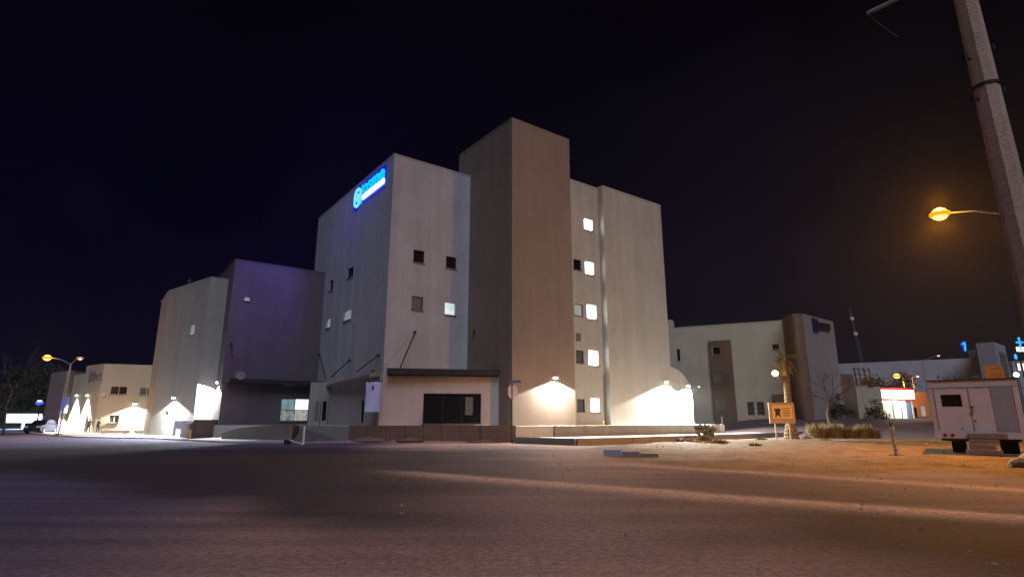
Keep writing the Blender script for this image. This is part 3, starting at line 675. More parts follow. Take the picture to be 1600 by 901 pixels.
wall_lamp('lamp low on the wide blank wing', onW(W2a, R, 1039, 597)[2], NR, 15000, wc)
wall_lamp('lamp above the porch door at the far right foot', onW(pw, R, 1073, 603)[2], NR, 26000, wc)
NG = Vector(((C1-G1).normalized().y, -(C1-G1).normalized().x))
wall_lamp('lamp above the door of the leftmost hospital block', onW(G1, (C1-G1).normalized(), 274, 622)[2], NG, 7500, (.92, .96, 1.0))
wall_lamp('lamp at the dark block corner lighting a white panel', onW(Kc, L, 342, 598)[2], -R, 7000, (1, .99, .97), 150, .08, .4)

# ------------------------------------------------------------------ low walls in front of the left blocks
def low_wall(label, pts, z0, z1, m, th=.22):
    t_ = thing('low_wall', label, 'wall', (pts[0][0], pts[0][1], z0), None)
    for i in range(len(pts)-1):
        P, Q = v2(pts[i]), v2(pts[i+1]); d = Q-P; za = z1[i] if isinstance(z1, list) else z1; zb2 = z1[i+1] if isinstance(z1, list) else z1
        n_ = Vector((d.y, -d.x)).normalized()*th/2; mb = MB(); P = P+d.normalized()*.004; Q = Q-d.normalized()*.004
        mb.add([(P.x+n_.x, P.y+n_.y, z0), (Q.x+n_.x, Q.y+n_.y, z0), (Q.x-n_.x, Q.y-n_.y, z0), (P.x-n_.x, P.y-n_.y, z0),
                (P.x+n_.x, P.y+n_.y, za), (Q.x+n_.x, Q.y+n_.y, zb2), (Q.x-n_.x, Q.y-n_.y, zb2), (P.x-n_.x, P.y-n_.y, za)], [(3, 2, 1, 0), (4, 5, 6, 7), (0, 1, 5, 4), (1, 2, 6, 5), (2, 3, 7, 6), (3, 0, 4, 7)])
        mb.build('panel', m, t_)
    return t_
low_wall('dark wall below the bright white panel', [onZ(283, 684.5), onZ(297, 686.5), onZ(301, 686.5), onZ(345, 684), onZ(375, 681)], -.05, [1.05, 1.3, 1.62, 1.62, 1.5], brown_wall)
lw = [onZ(347, 687), onZ(372, 687.5), onZ(400, 688), onZ(430, 689), onZ(452, 689.5), onZ(467, 684)]
low_wall('grey brown curved low wall in front of the lit window', lw, -.05, [.55, .95, 1.1, 1.25, 1.25, 1.1], concrete)
# entrance ramp
rp = [onZ(455, 691), onZ(548, 691)]
mb = MB(); b0_, b1_ = Vector((rp[1].x+.2, 51.5, BZ+.012)), Vector((rp[0].x-2.5, 51.5, BZ+.012))
mb.add([(rp[0].x, rp[0].y, -.02), (rp[1].x, rp[1].y, -.02), b0_, b1_, (rp[1].x+.2, 51.5, -.05), (rp[0].x-2.5, 51.5, -.05)], [(0, 1, 2, 3), (1, 4, 2), (0, 3, 5)])
tag(mb.build('ramp', mat('ramp_concrete', (.13, .12, .125), stain=.3), None), 'concrete entrance ramp', kind='structure')

# ------------------------------------------------------------------ low left building (two storeys)
Yl = 68
c_ = atY(163, 569, Yl); hl = c_.z; lc = v2(c_)
dl = vp(-500); dr2 = vp(3000)
l_end = v2(onW(lc, dl, 131, 600)[2]); r_end = lc+dr2*16
pl = [l_end, lc, r_end, r_end+Vector((-4, 12)), l_end+Vector((3, 12))]
ow_ = [(*px_open(lc, r_end, 172, 603, 199, 616), dark_glass, white_paint, (1, 0)), (*px_open(lc, r_end, 218, 605, 240, 617), dim_glass, white_paint, (1, 0)),
       (*px_open(lc, r_end, 170, 648, 186, 660), dim_glass, white_paint, (1, 0))]
ol = [(*px_open(l_end, lc, 134, 649, 138, 660), dark_glass, white_paint)]
lowb = building('clinic', 'cream two storey clinic with white framed windows at far left', 'building', pl, -.05, hl, cream_stucco, {1: ow_, 0: ol}, cream_stucco)
# its lower left shoulder
l2 = v2(onW(lc, dl, 104, 600)[2]); h2 = onW(lc, dl, 118, 586)[1]
pl2 = [l2, l_end+dl*.02, l_end+Vector((3, 10)), l2+Vector((3, 10))]
sh = building('clinic_wing', 'lower cream wing of the clinic with bright wall sconces', 'building', pl2, -.05, h2, cream_stucco, {}, cream_stucco)
# dark logo on the clinic (unreadable strokes)
mb = MB(); dln = (lc-l_end).normalized(); rzq = math.atan2(dln.y, dln.x)
def lq(px, py, out=.06): o_ = onW(l_end, dln, px, py); return wall_pt(l_end, lc, o_[0], o_[1], out)
for x, y, w_, h_ in ((141, 588, .12, .8), (144, 584, .35, .12), (146, 589, .10, .6), (149, 587, .10, .45), (151.5, 587, .25, .10), (153, 590, .10, .35), (156, 586, .25, .10), (158, 588, .10, .5), (142.5, 593, .25, .12)):
    mb.box(lq(x, y), (w_, .05, h_), rzq)
lg = mb.build('emblem', mat('logo_grey', (.22, .19, .17)), lowb)
# sconces with narrow up/down beams
for k, (px, lab) in enumerate(((101, 'leftmost'), (122, 'middle'), (139, 'rightmost'))):
    if px < 131: o_ = onW(l2, (l_end-l2).normalized(), px, 618); pp = o_[2]
    else: o_ = onW(l_end, dln, px, 618); pp = o_[2]
    Nn = Vector((dln.y, -dln.x, 0))
    wall_lamp(f'{lab} of the three narrow beam sconces on the clinic', pp, Nn, 24000, (1, .97, .93), 78, .5, .0, 'sconces on the clinic side wall', .22, .35)
Nr = Vector((dr2.y, -dr2.x, 0))
wall_lamp('wide lamp between the windows on the clinic front', onW(lc, dr2, 211, 631)[2], Nr, 5500, (1, .98, .82), 142, .15, .3, 'clinic front lamps')
q = onW(lc, dr2, 162.5, 616)[2]
um = thing('dome_lamp', 'small unlit white dome lamp by the clinic corner', 'lamp', q); mb = MB(); mb.ball(q+Nr*.15, .22, 10, 6); mb.build('dome', white_paint, um, True)
mb = MB(); mb.box(q+Nr*.03-Vector((0, 0, .05)), (.1, .05, .1)); mb.build('bracket', grey_metal, um)
# ribbed tower at far left
ta, tb = atY(74, 600, 76), atY(103, 600, 72); htt = atY(95, 579, 73).z
tta = v2(ta); ttb = v2(tb); dt = (ttb-tta).normalized()
tt = [tta+dt*1.2, ttb, ttb+Vector((1, 8)), tta+Vector((1, 8))]
pyl = building('clad_tower', 'grey tower clad in horizontal boards at the far left', 'building', tt, -.05, htt, mat('cladding_back', (.2, .17, .17)), {})
nz_ = int(htt/.42)
for k in range(nz_):
    mb = MB(); cc = (tt[0]+ttb)/2; nn = Vector((dt.y, -dt.x)); cc = cc+nn*.05
    mb.box((cc.x, cc.y, .2+.42*k), ((ttb-tt[0]).length/2, .05, .19), math.atan2(dt.y, dt.x)); mb.build('board', mat('cladding', (.34, .27, .27), stain=.3), pyl)

# ------------------------------------------------------------------ far left: lit filling station canopy, car, people, lamp
gs0, gs1 = atY(15, 662, 105), atY(72, 662, 105)
gs = thing('station_canopy', 'brilliantly lit service station canopy in the far left distance', 'canopy', ((gs0.x+gs1.x)/2, 105, 0))
mb = MB(); zc = atY(40, 657, 105).z; mb.box(((gs0.x+gs1.x)/2, 108, zc+.5), ((gs1.x-gs0.x)/2, 4, .35)); mb.build('roof', white_paint, gs)
mb = MB(); mb.box(((gs0.x+gs1.x)/2, 108, zc+.08), ((gs1.x-gs0.x)/2-.3, 3.8, .05)); mb.build('light_panel', glow('station_glow', (.80, .96, 1.0), 14), gs)
mb = MB(); mb.box(((gs0.x+gs1.x)/2-1, 113.5, 1.2), ((gs1.x-gs0.x)/2-1, .1, 1.1)); mb.build('shop_front', glow('station_shop', (.75, .95, 1.0), 2.2, .5, .6), gs)
mb = MB(); mb.box(((gs0.x+gs1.x)/2, 103.9, zc+.45), ((gs1.x-gs0.x)/2-.2, .06, .75)); mb.build('fascia', glow('station_fascia', (.70, .93, 1.0), 5), gs)
point('station_light', ((gs0.x+gs1.x)/2, 102.5, zc-.2), 2500, (.6, .85, 1.0), 1.0, gs)
for k in (0, 1, 2):
    mb = MB(); x = gs0.x+(gs1.x-gs0.x)*(.12+.38*k); mb.tube([(x, 107, -.1), (x, 107, zc+.1)], .18); mb.build('column', white_paint, gs)
bs = atY(62, 629, 100); b_ = thing('blue_sign', 'small glowing blue oval sign high over the filling station', 'sign', (bs.x, bs.y, -.2))
mb = MB(); mb.tube([(bs.x, bs.y+.2, -.2), (bs.x, bs.y+.2, bs.z)], .12); mb.build('pole', dark_metal, b_)
mb = MB(); mb.ball((bs.x, bs.y, bs.z), .6, 14, 8, (1.2, .25, .6)); mb.build('panel', glow('far_blue', (.05, .12, 1), 1.0), b_)
mb = MB(); mb.box((bs.x+.1, bs.y-.2, bs.z+.3), (.38, .05, .12)); mb.build('white_mark', glow('far_white', (.7, .85, 1), 2.5), b_)
# second glow patch right of it (blue panel at foot of the tower)
q = atY(98, 650, 71.5); bp_ = thing('light_box', 'small blue lit panel at the foot of the clad tower', 'sign', (q.x, q.y, -.1)); mb = MB(); mb.box((q.x, q.y, 3.4), (.35, .08, 1.0), .2); mb.build('panel', glow('blue_panel', (.08, .2, 1.0), .35), bp_)
mb = MB(); mb.tube([(q.x, q.y+.12, -.1), (q.x, q.y+.12, 3.6)], .07); mb.build('post', grey_metal, bp_)

def car(name, label, loc, rz, body_m, group=None):
    t_ = thing(name, label, 'car', loc, None, rz); Mw = Matrix.Translation(loc)@Matrix.Rotation(rz, 4, 'Z')
    def tr(mb): mb.v = [tuple(Mw@Vector(p)) for p in mb.v]; return mb
    prof = [(-2.2, .35), (-2.25, .75), (-2.1, .98), (-1.75, 1.05), (-1.35, 1.5), (-.6, 1.62), (.35, 1.6), (1.0, 1.1), (1.9, .98), (2.2, .78), (2.22, .4), (1.75, .28), (-1.8, .28)]
    n = len(prof); mb = MB()
    rows = []
    for yy, sc in ((-.86, .0), (-.78, .0), (.78, .0), (.86, .0)):
        rows.append([(x, (yy*(.80 if z > 1.2 else 1.0)), z) for x, z in prof])
    mb.add([p for r_ in rows for p in r_], [tuple(range(n-1, -1, -1)), tuple(range(3*n, 4*n))]+[(k*n+i, k*n+(i+1) % n, (k+1)*n+(i+1) % n, (k+1)*n+i) for k in range(3) for i in range(n)])
    tr(mb).build('body', body_m, t_, False)
    for sy in (-1, 1):
        mb = MB(); yy = sy*.80
        for quad in ([(-1.5, 1.08), (-.45, 1.08), (-.5, 1.5), (-1.2, 1.43)], [(-.35, 1.08), (.75, 1.10), (.3, 1.5), (-.38, 1.5)]):
            mb.add([(x, sy*(.872 if z < 1.2 else .705), z) for x, z in quad]+[(x, sy*(.82 if z < 1.2 else .66), z) for x, z in quad], [(0, 1, 2, 3), (3, 2, 1, 0), (0, 4, 5, 1), (2, 6, 7, 3)])
        tr(mb).build('side_window', dark_glass, t_)
        for xw in (-1.35, 1.35):
            mb = MB(); mb.tube([(xw, sy*.70, .33), (xw, sy*.89, .33)], .33, 18); wh = tr(mb).build('wheel', rubber, t_)
            mb = MB(); mb.tube([(xw, sy*.885, .33), (xw, sy*.905, .33)], .19, 12); tr(mb).build('rim', grey_metal, wh)
        mb = MB(); mb.box((2.19, sy*.62, .80), (.06, .18, .09)); tr(mb).build('headlight', mat('headlamp', (.6, .7, .9), .2), t_)
        mb = MB(); mb.box((-2.2, sy*.66, .86), (.05, .14, .1)); tr(mb).build('tail_light', mat('tail_lamp', (.35, .02, .02), .3), t_)
    mb = MB(); mb.add([(1.03, -.66, 1.12), (1.03, .66, 1.12), (.42, .60, 1.58), (.42, -.60, 1.58)], [(0, 1, 2, 3)]); mb.add([(-1.80, .66, 1.07), (-1.80, -.66, 1.07), (-1.40, -.60, 1.49), (-1.40, .60, 1.49)], [(0, 1, 2, 3)])
    tr(mb).build('windscreen', dark_glass, t_)
    return t_
q = atY(63, 680, 70); car('parked_car', 'dark hatchback parked by the roadside at far left', (q.x, 70, 0), math.radians(285), mat('car_navy', (.015, .020, .045), .35, .05, spec=.5))

def person(label, loc, J, coat, trousers, rz):
    """J: joints; one skinned body, hair and clothes as children"""
    t_ = thing('person', label, 'person', loc, None, rz)
    V = []; E = []; Rr = []
    def add(p, r, par):
        V.append(p); Rr.append(r)
        if par is not None: E.append((par, len(V)-1))
        return len(V)-1
    pel = add((0, 0, .95), .13, None); ch = add((0, 0, 1.20), .15, pel); sh_ = add((0, 0, 1.40), .13, ch); nk = add((0, -.01, 1.50), .055, sh_); hd_ = add((0, -.03, 1.60), .085, nk); add((0, -.03, 1.70), .075, hd_)
    for sd_, (el, wr, fg) in zip((-1, 1), J['arms']):
        s_ = add((sd_*.18, 0, 1.40), .065, sh_); e2 = add(el, .045, s_); w2 = add(wr, .033, e2); h2_ = add(fg, .035, w2)
        for k in range(4): add((fg[0]+.012*(k-1.5), fg[1]-.02, fg[2]-.07+.01*abs(k-1.5)), .009, h2_)
        add((fg[0]-sd_*.04, fg[1]-.02, fg[2]-.02), .010, h2_)
    for sd_, fx in zip((-1, 1), J['feet']):
        h_ = add((sd_*.09, 0, .90), .10, pel); k_ = add((sd_*.11+fx*.4, -.02, .50), .062, h_); a_ = add((sd_*.12+fx, .02, .09), .042, k_); add((sd_*.13+fx, -.14, .045), .04, a_)
    me_ = bpy.data.meshes.new('body'); me_.from_pydata(V, E, []); o_ = bpy.data.objects.new('body', me_); COL.objects.link(o_); o_.parent = t_
    md = o_.modifiers.new('skin', 'SKIN'); 
    for i, sv in enumerate(me_.skin_vertices[0].data): sv.radius = (Rr[i], Rr[i]); sv.use_root = (i == 0)
    o_.modifiers.new('sub', 'SUBSURF').levels = 1; o_.modifiers['sub'].render_levels = 1
    m_ = bpy.data.materials.new('person_'+coat[0]); m_.use_nodes = True; n = m_.node_tree; b = n.nodes['Principled BSDF']; b.inputs['Roughness'].default_value = .85
    tcn = n.nodes.new('ShaderNodeTexCoord'); sp = n.nodes.new('ShaderNodeSeparateXYZ'); rp_ = n.nodes.new('ShaderNodeValToRGB'); rp_.color_ramp.interpolation = 'CONSTANT'
    n.links.new(tcn.outputs['Object'], sp.inputs[0]); dv = n.nodes.new('ShaderNodeMath'); dv.operation = 'DIVIDE'; dv.inputs[1].default_value = 2.0; n.links.new(sp.outputs['Z'], dv.inputs[0]); n.links.new(dv.outputs[0], rp_.inputs[0])
    els = rp_.color_ramp.elements; els[0].position = 0; els[0].color = (.02, .02, .02, 1); els[1].position = .05; els[1].color = (*trousers, 1)
    for p_, c2 in ((.48, coat[1]), (.745, (.30, .18, .12)),): e_ = els.new(p_); e_.color = (*c2, 1)
    n.links.new(rp_.outputs[0], b.inputs['Base Color']); me_.materials.append(m_)
    mb = MB(); mb.ball((0, -.005, 1.72), .105, 12, 8, (.95, 1.05, .85)); hr = mb.build('hair', mat('hair', (.02, .015, .012)), None, True); hr.parent = t_
    mb = MB(); mb.ball((-.035, -.115, 1.64), .012, 6, 4).ball((.035, -.115, 1.64), .012, 6, 4).ball((0, -.125, 1.61), .016, 6, 4); fc = mb.build('face', mat('face_dark', (.08, .05, .04)), None, True); fc.parent = t_
    return t_
q = onZ(137, 677.5); person('person in dark clothes standing with hands on hips, left of the two', (q.x, q.y, 0),
    dict(arms=[((-.38, .03, 1.16), (-.19, -.08, 1.02), (-.15, -.12, 1.0)), ((.38, .03, 1.16), (.19, -.08, 1.02), (.15, -.12, 1.0))], feet=(-.06, .05)), ('a', (.07, .05, .045)), (.03, .03, .035), .2)
q = onZ(152, 677.5); person('person holding one hand up to the face, right of the two', (q.x, q.y, 0),
    dict(arms=[((-.26, .0, 1.12), (-.22, -.06, .92), (-.21, -.08, .84)), ((.30, -.06, 1.16), (.18, -.22, 1.42), (.12, -.20, 1.55))], feet=(-.10, .05)), ('b', (.045, .045, .055)), (.03, .03, .035), -.2)

# street lamps
SOD = (1.0, .37, .015)
sodg = glow('sodium_glass', (1.0, .27, .008), 1.6); sodcore = glow('sodium_small', (1.0, .62, .3), 6)
def street_lamp(label, base, h, heads, e, group='orange street lamps', r=.09, m=grey_metal, bowl=.32, col=SOD):
    """heads: list of (offset vector, lit strength 0..1)"""
    t_ = thing('street_lamp', label, 'street lamp', base, group); b = Vector(base)
    mb = MB(); mb.tube([b, b+Vector((0, 0, h))], [r, r*.6], 10); mb.build('pole', m, t_)
    mb = MB(); mb.box(b+Vector((0, 0, .15)), (.2, .2, .16)); mb.build('base', concrete, t_)
    for off, st in heads:
        off = Vector(off); tip = b+Vector((0, 0, h))+off; mid = b+Vector((0, 0, h))+off*.5+Vector((0, 0, .12))
        mb = MB(); mb.tube([b+Vector((0, 0, h-.05)), mid, tip], .035, 6); mb.build('arm', m, t_)
        d = Vector((off.x, off.y, 0)).normalized(); rz = math.atan2(d.y, d.x)
        mb = MB(); mb.ball(tip+d*.25+Vector((0, 0, .07)), .36, 12, 6, (1.0, 1.0, .28)); hd = mb.build('head', grey_metal, t_, True)
        mb = MB(); mb.ball(tip+d*.25-Vector((0, 0, .02)), bowl if st > .5 else .17, 14, 8, (1, 1, .42)); mb.build('bowl', sodg if st > .5 else sodcore, hd, True)
        if st > .5:
            mb = MB(); mb.ball(tip+d*.25-Vector((0, 0, .02)), bowl*.80, 14, 8, (1, 1, .84)); mb.build('bulb', glow('sodium_core', (1, .62, .10), 5), hd, True)
        if st > .1: spot('street_lamp_light', tip+d*.25-Vector((0, 0, bowl*.62+.12)), Vector((0, 0, -1)), e*st, col, 175, .45, .15, t_); point('street_lamp_glow', tip+d*.25+Vector((0, 0, .55)), e*st*.28, col, .1, t_)
    return t_
q = onZ(91, 681.5); zt3 = atY(112, 568, q.y).z
street_lamp('orange double headed street lamp by the clinic at far left', (q.x, q.y, 0), zt3, [((-2.1, -.2, .6), 1.0), ((-.5, 1.6, .7), .15)], 1500, bowl=.42)
# near right sodium lamp, its pole hidden behind the leaning utility pole
lp_ = atY(1464, 328, 27); pb = atY(1566, 333, 27)
street_lamp('large orange street lamp glowing beside the leaning utility pole', (pb.x, 27.0, hz(pb.x, 27)), pb.z-.1, [((lp_.x-pb.x+.35, 0, -.02), 1.0)], 17000, bowl=.46)
# mid right lamps
qa = atY(1421, 655, 84); za = hz(qa.x, 84)
street_lamp('orange street lamp in front of the dark tree by the red sign shop', (qa.x, 84, za), atY(1413, 590, 84).z-za, [((-.9, -.3, .25), 1.0)], 3000, bowl=.5)
qa = atY(1436, 655, 84); street_lamp('street lamp with small dim head, right of the orange one', (qa.x, 84, za), atY(1427, 589, 84).z-za, [((.3, -.3, .1), .05)], 100, bowl=.2)
qa = atY(1456, 655, 95); street_lamp('tall thin unlit street lamp against the grey warehouse', (qa.x, 95, 1.5), atY(1449, 565, 95).z-1.5, [((2.4, -.3, 1.0), .05)], 10, bowl=.12)

# ------------------------------------------------------------------ right hospital building (B)
bA = v2(atY(1237, 560, 74)); hB = atY(1238, 500.5, 74).z
dB = vp(-1076)
bL = v2(onW(bA, dB, 1046, 560)[2])
bz0 = .6
# rounded brown corner then right face
dRr = vp(1900)
cpt = [bA+(-dB)*0.0]
cx0 = v2(atY(1262, 560, 71.5)); rEnd = v2(onW(cx0, dRr, 1311, 560)[2])
pbt = [bL, bA, rEnd+Vector((0, 3)), rEnd+Vector((-2, 16)), bL+Vector((2, 14))]
def po(*q): return px_open(bL, bA, *q)
ops_b = [(*po(1058, 545, 1062.5, 563), dark_glass), (*po(1206, 537, 1218, 546), dark_glass, white_paint),
         (*po(1167, 627, 1179, 649), dark_glass, white_paint, (0, 0), 'door'), (*po(1182, 627, 1195, 649), dark_glass, white_paint, (0, 0), 'door')]
dBn = -dB
bb = building('second_hospital', 'grey green three storey building right of the hospital behind the palm', 'building', pbt, bz0, hB, sage_stucco, {0: ops_b}, sage_stucco)
# brown vertical strip, slightly proud, with its three windows
a0, a1, _, zt4 = po(1108, 532, 1143, 560); _, _, zb4, _ = po(1112, 640, 1148, 651)
sP = wall_pt(bL, bA, a0, 0, .30).to_2d(); sQ = wall_pt(bL, bA, a1, 0, .30).to_2d()
mb = MB(); ost = [px_open(sP, sQ, 1113, 541, 1125.5, 554), px_open(sP, sQ, 1116, 583, 1129, 597), px_open(sP, sQ, 1120, 625, 1133, 639)]
wall_face(mb, sP, sQ, bz0, zt4, ost)
for (P, Q) in ((sQ, sQ-Vector((dBn.y, -dBn.x))*.30), (sP-Vector((dBn.y, -dBn.x))*.30, sP)): wall_face(mb, P, Q, bz0, zt4)
mb.add([(sP.x, sP.y, zt4), (sQ.x, sQ.y, zt4), (*(sQ-Vector((dBn.y, -dBn.x))*.30), zt4), (*(sP-Vector((dBn.y, -dBn.x))*.30), zt4)], [(0, 1, 2, 3)])
mb.build('brown_panel', taupe_stucco, bb)
for o, g in zip(ost, (dark_glass, dim_glass, dim_glass)): window_fit(bb, sP, sQ, o, g, grey_metal if g is dim_glass else white_paint)
# curved brown corner tower
hc = atY(1262, 491, 71).z
cb = thing('curved_tower', 'rounded brown and grey corner tower bearing a dark sign', 'building', (cx0.x, cx0.y, bz0))
arc = []; P1 = v2(atY(1233, 560, 73.5)); P2 = v2(atY(1262, 560, 70.5))
for k in range(11):
    t = k/10; ctl = v2(atY(1240, 560, 69.5)); arc.append((1-t)**2*P1+2*t*(1-t)*ctl+t*t*P2)
rEnd = v2(onW(P2, dRr, 1309, 560)[2])
foot = [P1+Vector((0, 6))]+arc
mb = MB(); 
for i in range(len(arc)-1): wall_face(mb, arc[i], arc[i+1], bz0, hc)
wall_face(mb, P1+Vector((0, 6)), P1, bz0, hc); mb.build('brown_wall', taupe_stucco, cb)
mb = MB(); wall_face(mb, P2, rEnd, bz0, hc); wall_face(mb, rEnd, rEnd+Vector((-3, 8)), bz0, hc); wall_face(mb, rEnd+Vector((-3, 8)), P1+Vector((0, 6)), bz0, hc)
mb.build('grey_wall', mat('lilac_stucco', (.29, .275, .275), stain=.4), cb)
mb = MB(); tops = arc+[rEnd, rEnd+Vector((-3, 8)), P1+Vector((0, 6))]; mb.add([(p.x, p.y, hc) for p in tops], [tuple(range(len(tops)))]); mb.build('roof', concrete, cb)
# its unlit sign: dark block + letters strokes
rzr = math.atan2(dRr.y, dRr.x)
sg = thing('wall_sign', 'dark unlit sign with a blue block high on the rounded corner tower', 'sign', onW(P2, dRr, 1281, 510)[2])
def rp2(px, py, out=.1): o_ = onW(P2, dRr, px, py); return wall_pt(P2, P2+dRr*5, o_[0], o_[1], out)
mb = MB(); mb.box(rp2(1273, 508), (.75, .1, .85), rzr); mb.build('blue_block', mat('navy', (.012, .010, .06)), sg)
mb = MB()
for x in (1281, 1285.5, 1290, 1294): mb.box(rp2(x, 508.5+(x-1281)*.15), (.30, .08, .38), rzr)
mb.box(rp2(1287, 515), (1.5, .05, .16), rzr); mb.build('lettering', mat('sign_black', (.02, .02, .025)), sg)
# low dark wall box on the B facade near the palm
a0, a1, c0, c1 = po(1207, 616, 1229, 627); mb = MB(); mb.box(wall_pt(bL, bA, (a0+a1)/2, (c0+c1)/2, .25), ((a1-a0)/2, .25, (c1-c0)/2), math.atan2(dBn.y, dBn.x)); mb.build('awning', taupe_stucco, bb)
# parapet bit at the left
mb = MB(); q = v2(onW(bL, dBn, 1053, 520)[2]); mb.box((q.x-.6, q.y+1.2, hB+.35), (.9, .8, .9), math.atan2(dBn.y, dBn.x)); mb.build('roof_box', sage_stucco, bb)
# small wall light near B
q = onW(bL, dBn, 1091, 604)[2]; sl = thing('small_lamp', 'tiny lamp on the grey green wall by the porch', 'lamp', q); mb = MB(); mb.box(q+Vector((.05, -.1, 0)), (.1, .06, .06)); mb.build('lens', glow('tiny', (1, .95, .7), 2), sl); mb = MB(); mb.box(q+Vector((.05, -.08, -.65)), (.1, .05, .08)); mb.build('box', dark_metal, sl)

# ------------------------------------------------------------------ background right
def simple_bldg(name, label, x0, x1, y_top_l, y_top_r, Y0, Y1, z0, m, depth=10, ops=None):
    P = v2(atY(x0, 620, Y0)); Q = v2(atY(x1, 620, Y1)); z1 = (atY(x0, y_top_l, Y0).z+atY(x1, y_top_r, Y1).z)/2
    return building(name, label, 'building', [P, Q, Q+Vector((2, depth)), P+Vector((2, depth))], z0, z1, m, ops or {}), P, Q, z1
bw, P, Q, z1 = simple_bldg('brown_hut', 'plain brown block beside the rounded corner tower', 1313, 1337, 584, 584, 78, 79, .6, taupe_stucco, 5)
warm_grey = mat('warehouse_grey', (.56, .56, .58), stain=.4)
wh_, P, Q, z1 = simple_bldg('warehouse', 'long pale grey warehouse behind the shops at right', 1290, 1580, 573.5, 552, 128, 112, 0, warm_grey, 30)
# grey tower block
P = v2(atY(1529, 560, 108)); Q = v2(atY(1558, 560, 106)); S_ = v2(atY(1574, 560, 112)); z1 = atY(1545, 535, 107).z
blk_t = building('grey_block', 'pale grey block standing above the warehouse end', 'building', [P, Q, S_, S_+Vector((-1, 8)), P+Vector((7, 9))], 0, z1, mat('blue_grey', (.40, .42, .45)))
# recessed slatted panel on its side
Dk = (S_-Q).normalized()
for k in range(7):
    mb = MB(); cc = wall_pt(Q, S_, (S_-Q).length*.55, z1-2.0-.9*k, .06); mb.box(cc, ((S_-Q).length*.28, .05, .38), math.atan2(Dk.y, Dk.x)); mb.build('panel', mat('olive_slat', (.19, .20, .15)), blk_t)
# beige low wall with pilasters
bwall = thing('beige_wall', 'worn beige wall left of the bright shop', 'wall', atY(1358, 650, 76).to_2d().to_3d())
P = v2(atY(1338, 620, 76)); Q = v2(atY(1377, 620, 77)); zw = atY(1358, 604, 76.5).z; d = (Q-P)/4
for k in range(4):
    a_, b__ = P+d*k, P+d*(k+1)-d.normalized()*.03; mb = MB(); nn = Vector((d.y, -d.x)).normalized()*.1
    mb.prism([a_+nn, b__+nn, b__-nn, a_-nn], .6, zw+.12*math.sin(k*2.2)); mb.build('panel', cream_stucco, bwall)
# shop with red framed lit sign
P = v2(atY(1374, 620, 80)); Q = v2(atY(1424, 620, 82)); zs = atY(1400, 607, 81).z
shop = thing('corner_shop', 'small shop with brilliant white front under a red framed sign', 'shop', (P.x, P.y, 1.4))
mb = MB(); dd2 = (Q-P).normalized(); nn = Vector((dd2.y, -dd2.x)); 
for a_, b__ in ((P, P-nn*7), (Q-nn*7, Q), (P-nn*7, Q-nn*7)): 
    t1 = (b__-a_).normalized(); t2 = Vector((t1.y, -t1.x))*.1; mb.prism([a_-t2, a_+t2, b__+t2, b__-t2], .9, zs)
mb.prism([P-nn*.2, P-nn*7, Q-nn*7, Q-nn*.2], zs, zs+.15); mb.build('wall', cream_stucco, shop)
mb = MB(); mb.prism([P-nn*6.6, Q-nn*6.6, Q-nn*6.5, P-nn*6.5], 1.3, zs-1.5); mb.build('back_wall', glow('shop_glow', (.80, .93, 1.0), 2.6, .25, .6), shop)
mb = MB(); mb.prism([P+dd2*.3-nn*3, Q-dd2*.3-nn*3, Q-dd2*.3-nn*2.8, P+dd2*.3-nn*2.8], zs-1.75, zs-1.65); mb.build('ceiling_tube', glow('tube', (.85, .95, 1), 25), shop)
zl = 1.55
mb = MB(); c0 = (P+Q)/2+nn*.25; ln_ = (Q-P).length; rz_ = math.atan2(dd2.y, dd2.x)
mb.box((c0.x, c0.y, zs-.75), (ln_/2+.25, .16, .85), rz_); mb.build('sign_frame', mat('shop_red', (.5, .02, .02), emit=(1, .03, .03), estr=.35), shop)
mb = MB(); c0 = c0+nn*.18; mb.box((c0.x, c0.y, zs-.80), (ln_/2+.02, .03, .60), rz_); mb.build('sign_panel', glow('shop_sign', (1, .97, .93), 5), shop)
mb = MB()
for f_ in (.36, .62, .80, .93):
    c0 = P+dd2*ln_*f_+nn*.02; mb.box((c0.x, c0.y, (zl+zs-1.6)/2), (.07, .05, (zs-1.6-zl)/2+.15), rz_)
mb.build('mullion', grey_metal, shop)
mb = MB(); c0 = P+dd2*ln_*.87+nn*.0; mb.box((c0.x, c0.y, (zl+zs-1.6)/2), (.55, .02, (zs-1.6-zl)/2), rz_); mb.build('shutter', mat('shutter_blue', (.25, .35, .5)), shop)
point('shop_light', (*(P+dd2*ln_*.5-nn*1.5), zs-1.9), 900, (.85, .93, 1), .3, shop)
point('shop_sign_light', (*(P+dd2*ln_*.5+nn*1.6), zs-1.2), 500, (.9, .93, 1), .3, shop)
# orange and yellow fronts to its right
P2_ = v2(atY(1425, 620, 86)); Q2_ = v2(atY(1449, 620, 86)); st, *_ = simple_bldg('orange_store', 'small orange and grey store right of the shop', 1425, 1450, 612, 612, 86, 86, .8, mat('orange_paint', (.36, .19, .12)), 7,
   {0: [(*px_open(P2_, Q2_, 1427, 636, 1436, 652), dark_glass, grey_metal, (0, 0)), (*px_open(P2_, Q2_, 1439, 633, 1447, 650), blind_glass, grey_metal)]})
simple_bldg('yellow_house', 'olive yellow wall partly hidden by the white trailer', 1449, 1475, 618, 618, 88, 88, .8, mat('olive_paint', (.40, .38, .10)), 6)
